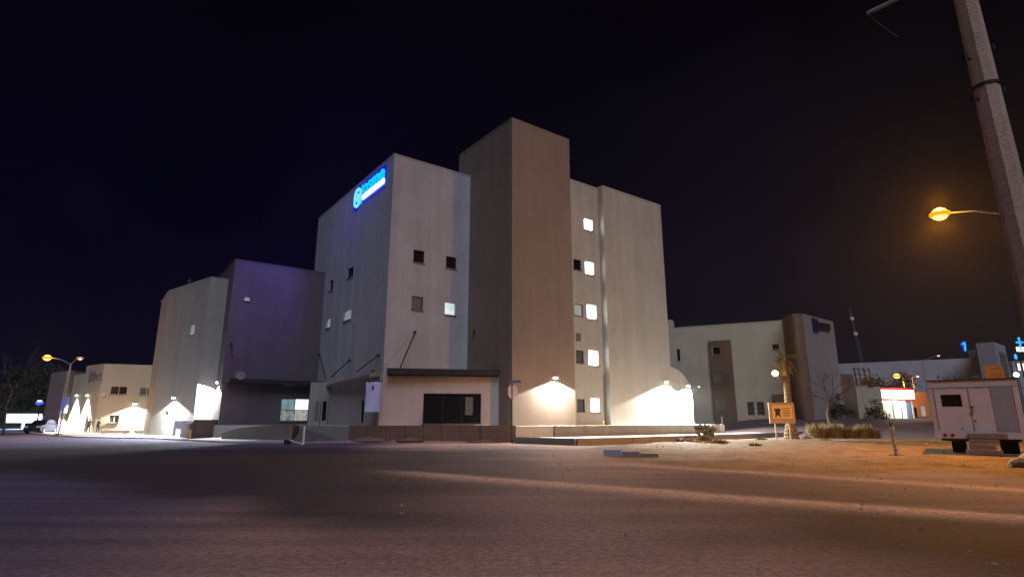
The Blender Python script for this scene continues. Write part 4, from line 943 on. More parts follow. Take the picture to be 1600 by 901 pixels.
# scaffold like frame behind the beige wall
sc_ = thing('steel_frame', 'dark steel frame rising behind the beige wall', 'frame', atY(1347, 605, 86).to_2d().to_3d()+Vector((0, 0, .8)))
for x in (1334, 1341, 1349, 1357):
    a_ = atY(x, 574, 86); mb = MB(); mb.tube([(a_.x+.6, 86, .8), (a_.x, 86, a_.z)], .09, 6); mb.build('post', dark_metal, sc_)
for y in (576, 584, 592, 600):
    a_ = atY(1334, y, 86); b__ = atY(1357, y+2, 86); mb = MB(); mb.tube([a_, b__], .06, 6); mb.build('rail', dark_metal, sc_)
# right edge lit building with religious sign above
P = v2(atY(1583, 575, 118)); Q = v2(atY(1625, 575, 116)); z1 = atY(1600, 564, 117).z
ops_e = [(*px_open(P, Q, 1590, 567, 1595, 579), glow('warm_window', (1, .9, .7), 1.6), white_paint), (*px_open(P, Q, 1598, 567, 1603, 579), MATS['warm_window'], white_paint)]
eb = building('lit_house', 'grey building with bright windows at the right edge', 'building', [P, Q, Q+Vector((1, 8)), P+Vector((1, 8))], 0, z1, mat('blue_grey', (.4, .42, .45)), {0: ops_e}, white_paint)
q = atY(1588, 585, 115); ll = thing('flood_lamp', 'small white floodlight beside the lit house', 'lamp', (q.x, q.y, 0)); mb = MB(); mb.tube([(q.x, q.y, 0), (q.x, q.y, q.z)], .08); mb.build('post', dark_metal, ll); mb = MB(); mb.ball(q, .45, 10, 6); mb.build('bulb', glow('flood', (.9, .95, 1), 12), ll, True)
# blue signs
nblue = glow('neon_blue', (.02, .48, 1.0), 1.15); nhalo = glow('neon_dark', (0, .002, .42), .8)
def tall_post(t_, x, y, z): mb = MB(); mb.tube([(x, y, 0), (x, y, z)], .12, 8); mb.build('post', dark_metal, t_)
q = atY(1507, 541, 125); s1_ = thing('number_sign', 'glowing blue numeral 1 above the warehouse roof', 'sign', (q.x, q.y, 0)); tall_post(s1_, q.x, q.y+.4, q.z-.9)

def one_shape(mb, k, y_):
    mb.box((q.x+.12, y_, q.z), (.17+k, .06, .95+k), 0, Matrix.Rotation(.08, 3, 'Y')); mb.box((q.x-.22, y_-.003, q.z+.62), (.34+k, .06, .13+k), 0, Matrix.Rotation(-.65, 3, 'Y'))
mb = MB(); one_shape(mb, 0, q.y); mb.build('numeral', nblue, s1_)
mb = MB(); one_shape(mb, .26, q.y+.2); mb.build('halo_edge', nhalo, s1_)
q = atY(1594, 539, 116); s2_ = thing('cross_sign', 'glowing blue cross figure over a white panel at right edge', 'sign', (q.x, q.y, 0)); tall_post(s2_, q.x, q.y+.6, q.z-1)
mb = MB(); mb.box((q.x, q.y, q.z+.1), (.14, .1, 1.25)); mb.box((q.x, q.y-.005, q.z+.55), (.60, .09, .14)); mb.ball((q.x, q.y, q.z+1.45), .22, 8, 6); mb.ball((q.x-.6, q.y, q.z+.6), .2, 8, 6); mb.ball((q.x+.6, q.y, q.z+.6), .2, 8, 6); mb.build('cross', nblue, s2_)
mb = MB(); q2 = atY(1596, 545, 116); mb.box((q2.x+.3, q2.y+.3, q2.z), (1.0, .1, .45)); mb.build('panel', glow('white_panel', (.9, .95, 1), 3), s2_)
q = atY(1587, 557, 117.5); s3_ = thing('drop_sign', 'small glowing blue drop shape above the lit house', 'sign', (q.x, q.y, 0)); tall_post(s3_, q.x, q.y+.3, q.z-.4)
mb = MB(); mb.ball(q, .6, 12, 8, (.5, .3, 1.0)); mb.build('drop', nblue, s3_, True)
# radio mast
q = atY(1327, 481, 230); b__ = atY(1338, 556, 230)
mt = thing('radio_mast', 'thin lattice radio mast standing on the skyline', 'mast', (b__.x, b__.y, 20))
mmst = mat('mast_grey', (.20, .20, .24)); ctr = Vector((q.x, q.y, 0))
for a in range(3):
    o_ = Vector((math.cos(a*2.1)*.8, math.sin(a*2.1)*.8, 0)); mb = MB(); mb.tube([ctr+o_+Vector((2.6, 0, 18)), ctr+o_*.3+Vector((0, 0, q.z))], .10, 5); mb.build('leg', mmst, mt)
mb = MB()
for k in range(16):
    z = 22+(q.z-24)*k/16; f_ = 1-.7*(z-18)/(q.z-18); sh0 = Vector((2.6*(1-(z-18)/(q.z-18)), 0, 0)); pts = [ctr+sh0+Vector((math.cos(a*2.1)*.8*f_, math.sin(a*2.1)*.8*f_, z)) for a in range(3)]
    for a in range(3): mb.tube([pts[a], pts[(a+1) % 3]+Vector((0, 0, 1.2))], .045, 4)
mb.build('bracing', mmst, mt)
for zf in (.62, .84):
    mb = MB(); mb.tube([ctr+Vector((2.6*(1-zf)-.6, -.8, 18+(q.z-18)*zf)), ctr+Vector((2.6*(1-zf)-.6, -1.4, 18+(q.z-18)*zf))], .8, 12); mb.build('dish', white_paint, mt)

# ------------------------------------------------------------------ vegetation
def leaf_cloud(mb, c, rad, n, size, seed, clumps=12, up=0.0):
    rs = random.Random(seed); cl = []
    for k in range(clumps):
        while True:
            p = Vector((rs.uniform(-1, 1), rs.uniform(-1, 1), rs.uniform(-1, 1)))
            if p.length < 1: break
        cl.append((p, rs.uniform(.28, .5)))
    for k in range(n):
        p, r_ = rs.choice(cl); q = p+Vector((rs.gauss(0, .5), rs.gauss(0, .5), rs.gauss(0, .45)))*r_
        w_ = Vector((c[0]+q.x*rad[0], c[1]+q.y*rad[1], c[2]+q.z*rad[2]))
        a = Vector((rs.uniform(-1, 1), rs.uniform(-1, 1), rs.uniform(-1, 1)+up)).normalized()*size*rs.uniform(.6, 1.4); b = a.orthogonal().normalized()*size*.35
        mb.add([w_-a, w_+b, w_+a, w_-b], [(0, 1, 2, 3)])
    return cl
def tree(name, label, base, h, rad, leafm, n, size, seed, group=None, trunk_r=.2, barkm=bark):
    t_ = thing(name, label, 'tree', base, group); b = Vector(base); rs = random.Random(seed)
    cc = b+Vector((0, 0, h-rad[2])); fork = b+Vector((0, 0, max(.4, h-2*rad[2]*.95)))
    mb = MB(); mb.tube([b, (b+fork)/2+Vector((.1, 0, 0)), fork], [trunk_r, trunk_r*.8, trunk_r*.65], 8); tk = mb.build('trunk', barkm, t_)
    for k in range(5):
        a = k*1.26+rs.random(); e_ = cc+Vector((math.cos(a)*rad[0]*.6, math.sin(a)*rad[1]*.6, rs.uniform(-.2, .6)*rad[2])); mb = MB(); mb.tube([fork, (fork+e_)/2+Vector((0, 0, .3)), e_], [trunk_r*.5, trunk_r*.3, .03], 6); mb.build('limb', barkm, tk)
    mb = MB(); leaf_cloud(mb, cc, rad, n, size, seed, 16); mb.build('crown', leafm, t_)
    return t_
q = atY(22, 665, 118); tree('tree', 'big dark tree behind the filling station', (q.x, 120, -.2), 13.5, (7, 4, 5.5), leaf_dark, 2600, .42, 5, trunk_r=.35)
q = atY(1396, 650, 92); tree('tree', 'dark round tree behind the orange street lamp', (q.x, 92, 1.4), 8.6, (3.6, 3, 3.0), mat('leaf_brown', (.09, .07, .04), var=.3), 2200, .28, 9)
q = atY(1528, 590, 62); tree('tree', 'grey green bushy tree behind the white trailer', (q.x, 62, 1.0), 5.6, (3.8, 2.5, 1.9), leaf_grey, 2600, .24, 12)
q = atY(1353, 650, 74); tree('shrub', 'dark scruffy shrub at the foot of the beige wall', (q.x, 72, .9), 3.0, (1.6, 1.2, 1.3), leaf_dark, 900, .18, 15, trunk_r=.06)
q = atY(1325, 650, 72); tree('shrub', 'black shrub below the brown block', (q.x, 73, .9), 3.8, (1.5, 1.0, 1.4), leaf_dark, 1100, .18, 16, trunk_r=.06)
q = atY(8, 675, 70)
def bare_tree(label, base, h, seed, spread, m, lean=0.0, r0=.13, depth=5):
    t_ = thing('bare_tree', label, 'tree', base); rs = random.Random(seed); tr_ = MB(); br = MB()
    b = Vector(base); kink = b+Vector((-.1, 0, h*.18)); k2 = b+Vector((-.35+lean*.3, 0, h*.36)); k3 = b+Vector((lean*.5, 0, h*.56))
    tr_.tube([b, kink, k2, k3], [r0, r0*.85, r0*.75, r0*.6], 8); tr_.build('trunk', m, t_)
    def grow(p, d, ln_, r_, lv):
        q_ = p+d*ln_; br.tube([p, (p+q_)/2+Vector((rs.uniform(-.06, .06), rs.uniform(-.06, .06), .02)), q_], [r_, r_*.8, r_*.55], 5)
        if lv > 0:
            for k in range(rs.choice((2, 3))):
                nd = (d+Vector((rs.uniform(-1, 1), rs.uniform(-.8, .8), rs.uniform(-.35, .6)))*spread).normalized(); grow(q_, nd, ln_*rs.uniform(.62, .85), r_*.6, lv-1)
    for d in ((-.9, .1, .35), (-.35, -.2, .8), (.45, .1, .8), (.9, -.1, .55)): grow(k3, Vector(d).normalized(), h*.2, r0*.45, depth-1)
    grow(k2, Vector((.7, 0, .7)), h*.12, r0*.3, 2)
    br.build('branches', m, t_)
q = onZ(1297, 677, .35); q = atY(1296, 652, 58); bare_tree('leafless crooked tree in front of the rounded corner tower', (q.x, 58, hz(q.x, 58)), 5.9, 4, .75, bark, .5)
q = atY(5, 678, 62); bare_tree('bare pale tree at the extreme left edge', (q.x, 62, 0), 8.5, 8, .5, mat('grey_bark', (.045, .04, .05)), .1, .12, 4)

# palm
pq = atY(1236, 678, 50); pbz = hz(pq.x, 50); ptop = atY(1225, 562, 50)
palm = thing('palm_tree', 'palm with thick orange lit trunk and ragged cropped crown', 'tree', (pq.x, 50, pbz))
mb = MB(); pts = []; rr = []
NP = 40
for k in range(NP+1):
    t = k/NP; z = pbz-.1+(ptop.z-pbz)*t; pts.append((pq.x+(ptop.x+.35-pq.x)*t*.35, 50, z)); rr.append((.62-.30*smooth(0, .28, np.array(t))-.06*t)*(1+(.10 if k % 2 else -.05)))
mb.tube(pts, [float(r_) for r_ in rr], 14); mb.build('trunk', palm_bark, palm)
tp = Vector(pts[-1]); rs = random.Random(2)
for k in range(44):
    a = rs.uniform(0, 2*PI); el = rs.uniform(-1.1, 1.2); ln_ = rs.uniform(.6, 1.75)*(1.0 if el > 0 else .8); d = Vector((math.cos(a)*math.cos(el), math.sin(a)*math.cos(el), math.sin(el)))
    mb = MB(); p1 = tp+d*.25; p2 = tp+d*ln_*.6+Vector((0, 0, .05)); p3 = tp+d*ln_+Vector((0, 0, -.35*ln_))
    mb.tube([p1, p2, p3], [.04, .03, .015], 5)
    sdv = d.cross(Vector((0, 0, 1))).normalized()
    for j in range(9):
        f_ = .3+.7*j/8; c0 = p1.lerp(p3, f_)+Vector((0, 0, .12*math.sin(f_*PI))); 
        for s_ in (-1, 1):
            e_ = c0+sdv*s_*.30*(1.1-f_*.5)+d*.16+Vector((0, 0, rs.uniform(-.2, .05))); wd = d*.03
            mb.add([c0-wd, c0+wd, e_], [(0, 1, 2)])
    mb.build('frond', leaf_dry if el < .1 else leaf_palm, palm)
# lamp bracketed to the palm
q = atY(1211, 583, 49.6); lb = thing('bracket_lamp', 'round warm lamp on a bracket beside the palm trunk', 'lamp', q)
mb = MB(); mb.ball(q, .26, 14, 8); mb.build('globe', glow('warm_globe', (1, .72, .35), 9), lb, True)
mb = MB(); mb.box(q+Vector((.55, .1, -.38)), (.35, .15, .16)); mb.tube([q+Vector((0, 0, -.25)), q+Vector((.35, .1, -.36))], .04).tube([q+Vector((.8, .1, -.3)), q+Vector((1.0, .3, -.3))], .05); mb.build('bracket', dark_metal, lb)
point('bracket_lamp_light', q+Vector((0, -.45, -.1)), 60, (1, .6, .3), .2, lb)
# sign board by the palm
sb0, sb1 = atY(1206, 643, 48), atY(1237.5, 643, 48); zt5, zb5 = atY(1221, 632.5, 48).z, atY(1221, 654, 48).z
nbd = thing('notice_board', 'orange lit notice board with dark crest standing before the palm', 'sign', ((sb0.x+sb1.x)/2, 48, hz(sb0.x, 48)))
cx_, cz_ = (sb0.x+sb1.x)/2, (zt5+zb5)/2; hw_, hh_ = (sb1.x-sb0.x)/2, (zt5-zb5)/2
mb = MB(); mb.box((cx_, 48.06, cz_-.08), (hw_+.22, .06, hh_+.28)); mb.build('frame', wood, nbd)
mb = MB(); mb.box((cx_, 47.98, cz_), (hw_, .02, hh_)); mb.build('panel', mat('board_cream', (.50, .36, .13), var=.08), nbd)
mb = MB(); mb.box((cx_-hw_*.45, 47.95, cz_+.2), (.26, .012, .08)); mb.box((cx_-hw_*.45, 47.952, cz_-.02), (.20, .012, .26)); mb.box((cx_-hw_*.45-.17, 47.95, cz_-.33), (.05, .012, .09)); mb.box((cx_-hw_*.45+.17, 47.95, cz_-.33), (.05, .012, .09)); mb.build('crest', mat('crest_dark', (.05, .02, .03)), nbd)
mb = MB()
for k in range(4): mb.box((cx_+hw_*.42, 47.95, cz_+.28-.19*k), (hw_*.40-.05*(k % 2), .012, .03))
mb.build('text_line', mat('text_brown', (.15, .08, .04)), nbd)
for s_ in (-.7, .7):
    mb = MB(); mb.box((cx_+s_*hw_, 48.16, (zb5)/2), (.05, .04, zb5/2+.1)); mb.build('post', wood, nbd)
# grass tufts
def grass_clump(label, loc, r, h, n, seed, m=leaf_dry):
    t_ = tag_obj = None; rs = random.Random(seed); mb = MB(); b = Vector(loc)
    for k in range(n):
        a = rs.uniform(0, 2*PI); rr_ = r*rs.random()**.6*.75; p = b+Vector((math.cos(a)*rr_, math.sin(a)*rr_*.7, -.05)); out = Vector((math.cos(a), math.sin(a), 0))*rs.uniform(.1, .75)*r*.8
        hh2 = h*rs.uniform(.35, 1.15)*(1-.55*(out.length/(.6*r))**2*.8); wv = Vector((-math.sin(a+rs.uniform(-1, 1)), math.cos(a), 0))*.03
        m1 = p+out*.35+Vector((0, 0, hh2*.6)); tp_ = p+out+Vector((0, 0, hh2)); mb.add([p-wv, p+wv, m1+wv*.8, m1-wv*.8, tp_], [(0, 1, 2, 3), (3, 2, 4)])
    o_ = mb.build('grass_clump', m, None); o_.data.transform(Matrix.Translation(-b)); o_.location = b
    return tag(o_, label, 'grass clump', 'dry grass clumps in a row by the road')
gx = [(1277, 1.15, 'leftmost dry grass clump, right of the palm'), (1305, 1.05, 'second dry grass clump from the palm, below the bare tree'), (1330, 1.0, 'third dry grass clump from the palm'), (1350, 1.0, 'fourth dry grass clump, second from the road end'), (1364, .8, 'rightmost and smallest dry grass clump')]
for k, (x, s_, lab) in enumerate(gx):
    q = atY(x, 675, 52); grass_clump(lab, (q.x, 52, hz(q.x, 52)), .85*s_, 1.25*s_*(1+.12*math.sin(k*2.4)), 750, 30+k)
for k, (x, y) in enumerate(((1262, 683), (1190, 686), (1128, 690), (1180, 694), (1290, 686), (1345, 682))):
    q = onZ(x, y, .1); o_ = grass_clump('', (q.x, q.y, hz(q.x, q.y)), .5, .3, 160, 60+k); o_['label'] = ['low dry weed tuft just right of the palm foot', 'low dry weed tuft below the notice board', 'low dry weed tuft right of the cactus', 'low dry weed tuft nearest the road, left of the palm', 'low dry weed tuft below the first two grass clumps', 'low dry weed tuft below the fourth grass clump'][k]; o_['group'] = 'low weed tufts on the sandy lot'
# agave / cactus clump
q = onZ(1101, 690, 0); cq = Vector((q.x, q.y, hz(q.x, q.y)))
cac = thing('cactus', 'branching prickly pear cactus beside the driveway', 'cactus', cq); rs = random.Random(11)
def pad(mb, p, d, L_, w_):
    d = d.normalized(); s_ = d.cross(Vector((rs.uniform(-.3, .3), 1, 0))).normalized(); t2 = d.cross(s_)
    n = 10; vv = []
    for sg_ in (-1, 1):
        for i in range(n): a = 2*PI*i/n; vv.append(p+d*(L_/2)*(1-math.cos(a))+s_*w_*math.sin(a)+t2*sg_*.035)
    c1 = p+d*L_/2+t2*.07; c2 = p+d*L_/2-t2*.07; vv += [c2, c1]
    mb.add(vv, [(2*n, (i+1) % n, i) for i in range(n)]+[(2*n+1, n+i, n+(i+1) % n) for i in range(n)]+[(i, (i+1) % n, n+(i+1) % n, n+i) for i in range(n)]); return p+d*L_*.95
cm = mat('cactus_green', (.10, .10, .06), .8, .25)
def growc(p, d, L_, lv):
    mb = MB(); e_ = pad(mb, p, d, L_, L_*.34); mb.build('pad', cm, cac, True)
    if lv:
        for k in range(2): growc(e_-d.normalized()*.05, d+Vector((rs.uniform(-.9, .9), rs.uniform(-.5, .5), rs.uniform(0, .5))), L_*.86, lv-1)
for d in ((-.6, 0, 1), (.5, .2, 1), (0, -.2, 1.1), (.9, 0, .7)): growc(cq+Vector((d[0]*.2, 0, -.03)), Vector(d), .55, 2)
# stones round it
def rock(label, loc, r, seed, m, group):
    rs = random.Random(seed); mb = MB(); mb.ball((0, 0, 0), r, 10, 7, (rs.uniform(.9, 1.5), rs.uniform(.7, 1.1), rs.uniform(.5, .8)))
    mb.v = [tuple(Vector(p)*(1+.35*(noise.noise(Vector(p)*3/r*.5+Vector((seed, 0, 0)))))) for p in mb.v]
    o_ = mb.build('rock', m, None); o_.location = (loc[0], loc[1], loc[2]+r*.25); o_.rotation_euler = (0, 0, rs.random()*6); return tag(o_, label, 'rock', group)
for k, (x, y, r_, lab) in enumerate(((1064, 690, .28, 'brown rock furthest left of the cactus'), (1078, 691, .25, 'brown rock midway left of the cactus'), (1090, 691.5, .22, 'brown rock touching the cactus on its left'), (1118, 692, .24, 'brown rock just right of the cactus'), (1169, 684, .3, 'dark lone rock between cactus and palm'))):
    q = onZ(x, y); rock(lab, (q.x, q.y, hz(q.x, q.y)), r_, k, brown_wall, None)
q = onZ(1597, 735); rock('large tan rock cut by the right edge below the trailer', (q.x+.2, q.y, hz(q.x, q.y)), .45, 21, mat('sand_rock', (.34, .26, .17)), None)

# ------------------------------------------------------------------ white box trailer
tA_ = v2(atY(1459, 660, 26.5)); tB_ = v2(atY(1602, 660, 24.6)); dT = (tB_-tA_).normalized(); bT = Vector((-dT.y, dT.x)); rzT = math.atan2(dT.y, dT.x)
zt6 = atY(1450, 596, 26.5).z; zb6 = atY(1465, 684, 26.5).z; lT = (tB_-tA_).length; rz6 = rzT
trl = thing('box_trailer', 'white box trailer with one dark rear window parked at right', 'trailer', (tA_.x, tA_.y, hz(tA_.x, tA_.y)))
print('trailer', zt6, zb6, lT)
trd = 5.5
fr_z0 = zb6+.28
o_w = px_open(tA_, tB_, 1470.5, 616, 1502.5, 635)
mb = MB(); wall_face(mb, tA_, tB_, fr_z0, zt6, [o_w]); wall_face(mb, tB_, tB_+bT*trd, fr_z0, zt6); wall_face(mb, tB_+bT*trd, tA_+bT*trd, fr_z0, zt6); wall_face(mb, tA_+bT*trd, tA_, fr_z0, zt6)
mb.add([(*(tA_), zt6), (*(tB_), zt6), (*(tB_+bT*trd), zt6), (*(tA_+bT*trd), zt6)], [(0, 1, 2, 3)]); mb.add([(*(tA_), fr_z0), (*(tA_+bT*trd), fr_z0), (*(tB_+bT*trd), fr_z0), (*(tB_), fr_z0)], [(0, 1, 2, 3)])
mb.build('body', trailer_white, trl)
window_fit(trl, tA_, tB_, o_w, dark_glass, rubber, (0, 0), 'rear_window', .06)
def tbox(name, s0_, s1_, z0_, z1_, out, th, m, par=None, bev=0):
    mb = MB(); cc = wall_pt(tA_, tB_, (s0_+s1_)/2, (z0_+z1_)/2, out); mb.box(cc, ((s1_-s0_)/2, th, (z1_-z0_)/2), rzT); return mb.build(name, m, par or trl, bevel=bev)
tbox('bumper', -.02, lT+.02, zb6, fr_z0-.01, .02, .06, trailer_white, None, .01)
tbox('roof_rail', -.02, lT+.02, zt6-.0, zt6+.05, .01, .04, dark_metal)
tbox('top_trim', .02, lT-.02, zt6-.32, zt6-.28, .012, .012, trim_shadow_grey); tbox('side_trim', .16, .20, fr_z0+.1, zt6-.32, .012, .012, trim_shadow_grey)
sd1 = onW(tA_, dT, 1519, 650)[0]; tbox('door_seam', sd1-.012, sd1+.012, fr_z0+.05, zt6-.35, .006, .008, rust)
tbox('shadow_panel', onW(tA_, dT, 1553, 640)[0], lT-.25, fr_z0+.04, zt6-.33, .010, .010, trim_shadow_grey)  # shadow of the utility pole, laid on as a thin grey sheet
tbox('corner_post', lT-.2, lT-.02, fr_z0, zt6-.33, .02, .02, trailer_white)
q = wall_pt(tA_, tB_, sd1+.06, (fr_z0+zt6)/2-.05, .03); mb = MB(); mb.box(q, (.05, .02, .03), rzT); mb.tube([q, q+Vector((0, -.02, -.35))], .010, 6); mb.build('latch', rust, trl)
for (s_, z_, h_) in ((sd1-.03, 1.9, .12), (sd1+.08, 1.6, .10), (1.0, 1.25, .06), (2.2, 1.22, .05)):
    tbox('rust_patch', s_-.03, s_+.04, z_-h_, z_, .004, .004, rust)
for s_ in (.35, .62):
    q = wall_pt(tA_, tB_, s_, zb6+.15, .09); mb = MB(); nv = -bT; mb.tube([q, q+Vector((nv.x, nv.y, 0))*.03], .07, 12); mb.build('tail_light', mat('tail_lamp', (.35, .02, .02), .3), trl)
gz = hz(tA_.x+1.5, tA_.y-1)
for s_ in (.66, .92):
    for dd3 in (.9,):
        q = tA_+dT*s_+bT*dd3; mb = MB(); rW = (zb6+.08-gz)/2*1.15; mb.tube([(q.x-dT.x*.13, q.y-dT.y*.13, gz+rW), (q.x+dT.x*.13, q.y+dT.y*.13, gz+rW)], rW, 22); wh = mb.build('wheel', rubber, trl)
        mb = MB(); mb.tube([(q.x-dT.x*.14, q.y-dT.y*.14, gz+rW), (q.x+dT.x*.14, q.y+dT.y*.14, gz+rW)], rW*.5, 14); mb.build('rim', dark_metal, wh)
q = tA_+dT*(lT-.6)+bT*.9; mb = MB(); mb.tube([(q.x-dT.x*.3, q.y-dT.y*.3, gz+rW), (q.x+dT.x*.3, q.y+dT.y*.3, gz+rW)], rW, 22); mb.build('wheel', rubber, trl)
tbox('chassis', .2, lT-.2, zb6-.12, zb6-.01, -1.5, 1.3, dark_metal)
# beams stacked under it
bst = thing('timber_stack', 'stack of weathered timber beams under the white trailer', 'timber', (*wall_pt(tA_, tB_, 2.1, gz, .3).to_2d(), gz))
s_a = onW(tA_, dT, 1514, 700)[0]; s_b = onW(tA_, dT, 1568, 700)[0]
for k, (a_, b__) in enumerate(((s_a-.12, s_b-.05), (s_a+.0, s_b-.25), (s_a+.05, s_b-.1), (s_a+.06, s_b+.2))):
    hbeam = (zb6+.22-gz+.05)/4; mb = MB(); cc = wall_pt(tA_, tB_, (a_+b__)/2, gz-.03+hbeam*(k+.5), .45-.07*k); mb.box(cc, ((b__-a_)/2, .16, hbeam/2-.012), rzT+.02*(k % 2)); mb.build('beam', wood, bst, bevel=.015)
# crate / orange box on trailer roof
q = atY(1554, 582, 40); bx = thing('sign_panel', 'orange lit board standing behind the trailer roof', 'sign', (q.x, 40, .1)); mb = MB(); mb.box(q, (.62, .08, .5)); mb.build('panel', mat('orange_board', (.16, .10, .04), var=.3), bx); mb = MB(); mb.tube([(q.x-.3, 40.1, 0), (q.x-.3, 40.1, q.z)], .04).tube([(q.x+.3, 40.1, 0), (q.x+.3, 40.1, q.z)], .04); mb.build('post', dark_metal, bx)
mb = MB(); mb.box(q+Vector((0, -.09, .3)), (.4, .015, .03)).box(q+Vector((0, -.09, -.2)), (.35, .015, .03)); mb.build('text_line', mat('text_brown', (.15, .08, .04)), bx)

# ------------------------------------------------------------------ wooden stake with young palm leaves
q = onZ(1401, 711, 0.02); sq = Vector((q.x, q.y, hz(q.x, q.y)))
stt = thing('palm_stump', 'thin pale young palm stump with a few leaves on the sand', 'plant', sq)
mb = MB(); pp = []; rr = []
for k in range(13): t = k/12; pp.append(sq+Vector((-.06*t+-.0*t+.008*math.sin(t*9), 0, -.05+1.32*t))); rr.append(.075+.012*(k % 2)+(.03 if k > 9 else 0))
mb.tube(pp, rr, 10); mb.build('trunk', mat('pale_bark', (.40, .33, .22), stain=.3), stt)
rs = random.Random(5)
for k in range(9):
    a = rs.uniform(0, 2*PI); d = Vector((math.cos(a), math.sin(a), 0)); b = Vector(pp[-1]); mb = MB(); s2 = d.cross(Vector((0, 0, 1)))*.025
    m1 = b+d*.12+Vector((0, 0, .16)); e_ = b+d*rs.uniform(.2, .32)+Vector((0, 0, rs.uniform(.12, .3))); mb.add([b-s2, b+s2, m1+s2, m1-s2, e_], [(0, 1, 2, 3), (3, 2, 4)]); mb.build('leaf', leaf_dark, stt)
mb = MB(); mb.tube([sq+Vector((0, 0, -.03)), sq+Vector((0, 0, .035))], .30, 16); tag(mb.build('tree_pit', mat('dark_soil', (.05, .035, .025)), None), kind='structure')
# litter
q = onZ(1416, 669, .3); mb = MB(); mb.box((q.x, q.y, hz(q.x, q.y)+.08), (.42, .16, .05), .5); tag(mb.build('litter', white_paint, None), 'white scrap lying on the sand left of the trailer', 'litter')
# loose stones and grit on the lot
rs = random.Random(77); mb = MB()
for k in range(2600):
    y = 5+40*rs.random()**1.4; x = rs.uniform(-.25*y, 1.0*y)
    if sand_warmth_mask(np.array([x]), np.array([y]))[0] < rs.uniform(.05, .6) and rs.random() < .75: continue
    r_ = rs.choice((.008, .012, .014, .02, .035))*rs.uniform(.7, 1.3)*(1+y*.02); z = hz(x, y)
    q = [Vector((x+r_*rs.uniform(.7, 1.3)*math.cos(a), y+r_*rs.uniform(.7, 1.2)*math.sin(a), z)) for a in (0, 1.3, 2.5, 3.8, 5.1)]; tp_ = Vector((x, y, z+r_*rs.uniform(.5, 1.0)))
    mb.add(q+[tp_], [(i, (i+1) % 5, 5) for i in range(5)])
tag(mb.build('gravel', mat('pebble', (.26, .21, .17), var=.3), None), 'loose stones scattered over the sandy lot and road', 'gravel', kind='stuff')
# kerb block
k0 = onZ(944, 711.5); k1 = onZ(1030, 712.5); kbk = thing('kerb_block', 'worn painted kerb stones lying at the road edge', 'kerb', (k0.x, k0.y, 0)); 
for i, m in enumerate((mat('bluish_paint', (.34, .36, .48), stain=.3), mat('pinkish_paint', (.28, .24, .24), stain=.3), mat('dusty_kerb', (.26, .22, .18)))):
    a_ = k0.lerp(k1, i/3); b__ = k0.lerp(k1, (i+1)/3); d = (b__-a_); cc = (a_+b__)/2; hz_ = .15-.035*i; mb = MB(); mb.box((cc.x, cc.y+.12, hz_-.03), (d.length/2-.015, .16, hz_), math.atan2(d.y, d.x)); mb.build('kerb_stone', m, kbk, bevel=.03)
# bollards / posts
def post(label, px, y0, y1, r, m, z=0.0, name='bollard'):
    q = onZ(px, y1, z); h_ = atY(px, y0, q.y).z; mb = MB(); mb.tube([(q.x, q.y, z-.05), (q.x, q.y, h_-.03), (q.x, q.y, h_)], [r, r, r*.5], 10); o_ = mb.build(name, m, None, False); o_.data.transform(Matrix.Translation((-q.x, -q.y, -z))); o_.location = (q.x, q.y, z); return tag(o_, label, 'post')
post('thin yellow post at the kerb below the bright windows', 944.5, 657, 687, .06, yellow_paint)
post('white bollard on the bright driveway left of the glass doors', 1128.5, 650, 665, .09, white_paint, .9)
post('white post at the foot of the entrance ramp', 473.5, 665, 694, .07, white_paint)
post('short yellowish post in front of the dark wall at left', 295.5, 671, 687.5, .09, yellow_paint)
post('white marker post with red foot before the bright shop', 1390, 650, 664, .10, white_paint, .9)
# chain/stopper by white post
q0 = onZ(449, 694); q1 = onZ(472, 695.5); bs_ = thing('wheel_stop', 'fallen dark barrier foot with pale bar by the white post', 'barrier', q0); mb = MB(); mb.box((q0.x, q0.y, .14), (.22, .2, .16), .3); mb.build('foot', rubber, bs_, bevel=.03); mb = MB(); mb.tube([q0+Vector((.1, 0, .28)), q1+Vector((0, 0, .06))], .045); mb.build('bar', white_paint, bs_)
# pale strip on ramp
q = onZ(551, 682, .15); mb = MB(); vv = []
for k in range(7):
    t = k/6; c0 = q+Vector((-.35+.75*t, 0, .02+.42*t**.6)); vv += [c0+Vector((0, 0, -.08*(1-t)-.01)), c0+Vector((.02, -.05, .06*(1-t)+.01))]
mb.add(vv, [(2*k, 2*k+2, 2*k+3, 2*k+1) for k in range(6)]); o_ = mb.build('dry_palm_leaf', mat('straw', (.45, .38, .22)), None); tag(o_, 'pale curled dry leaf lying at the retaining wall end', 'leaf')
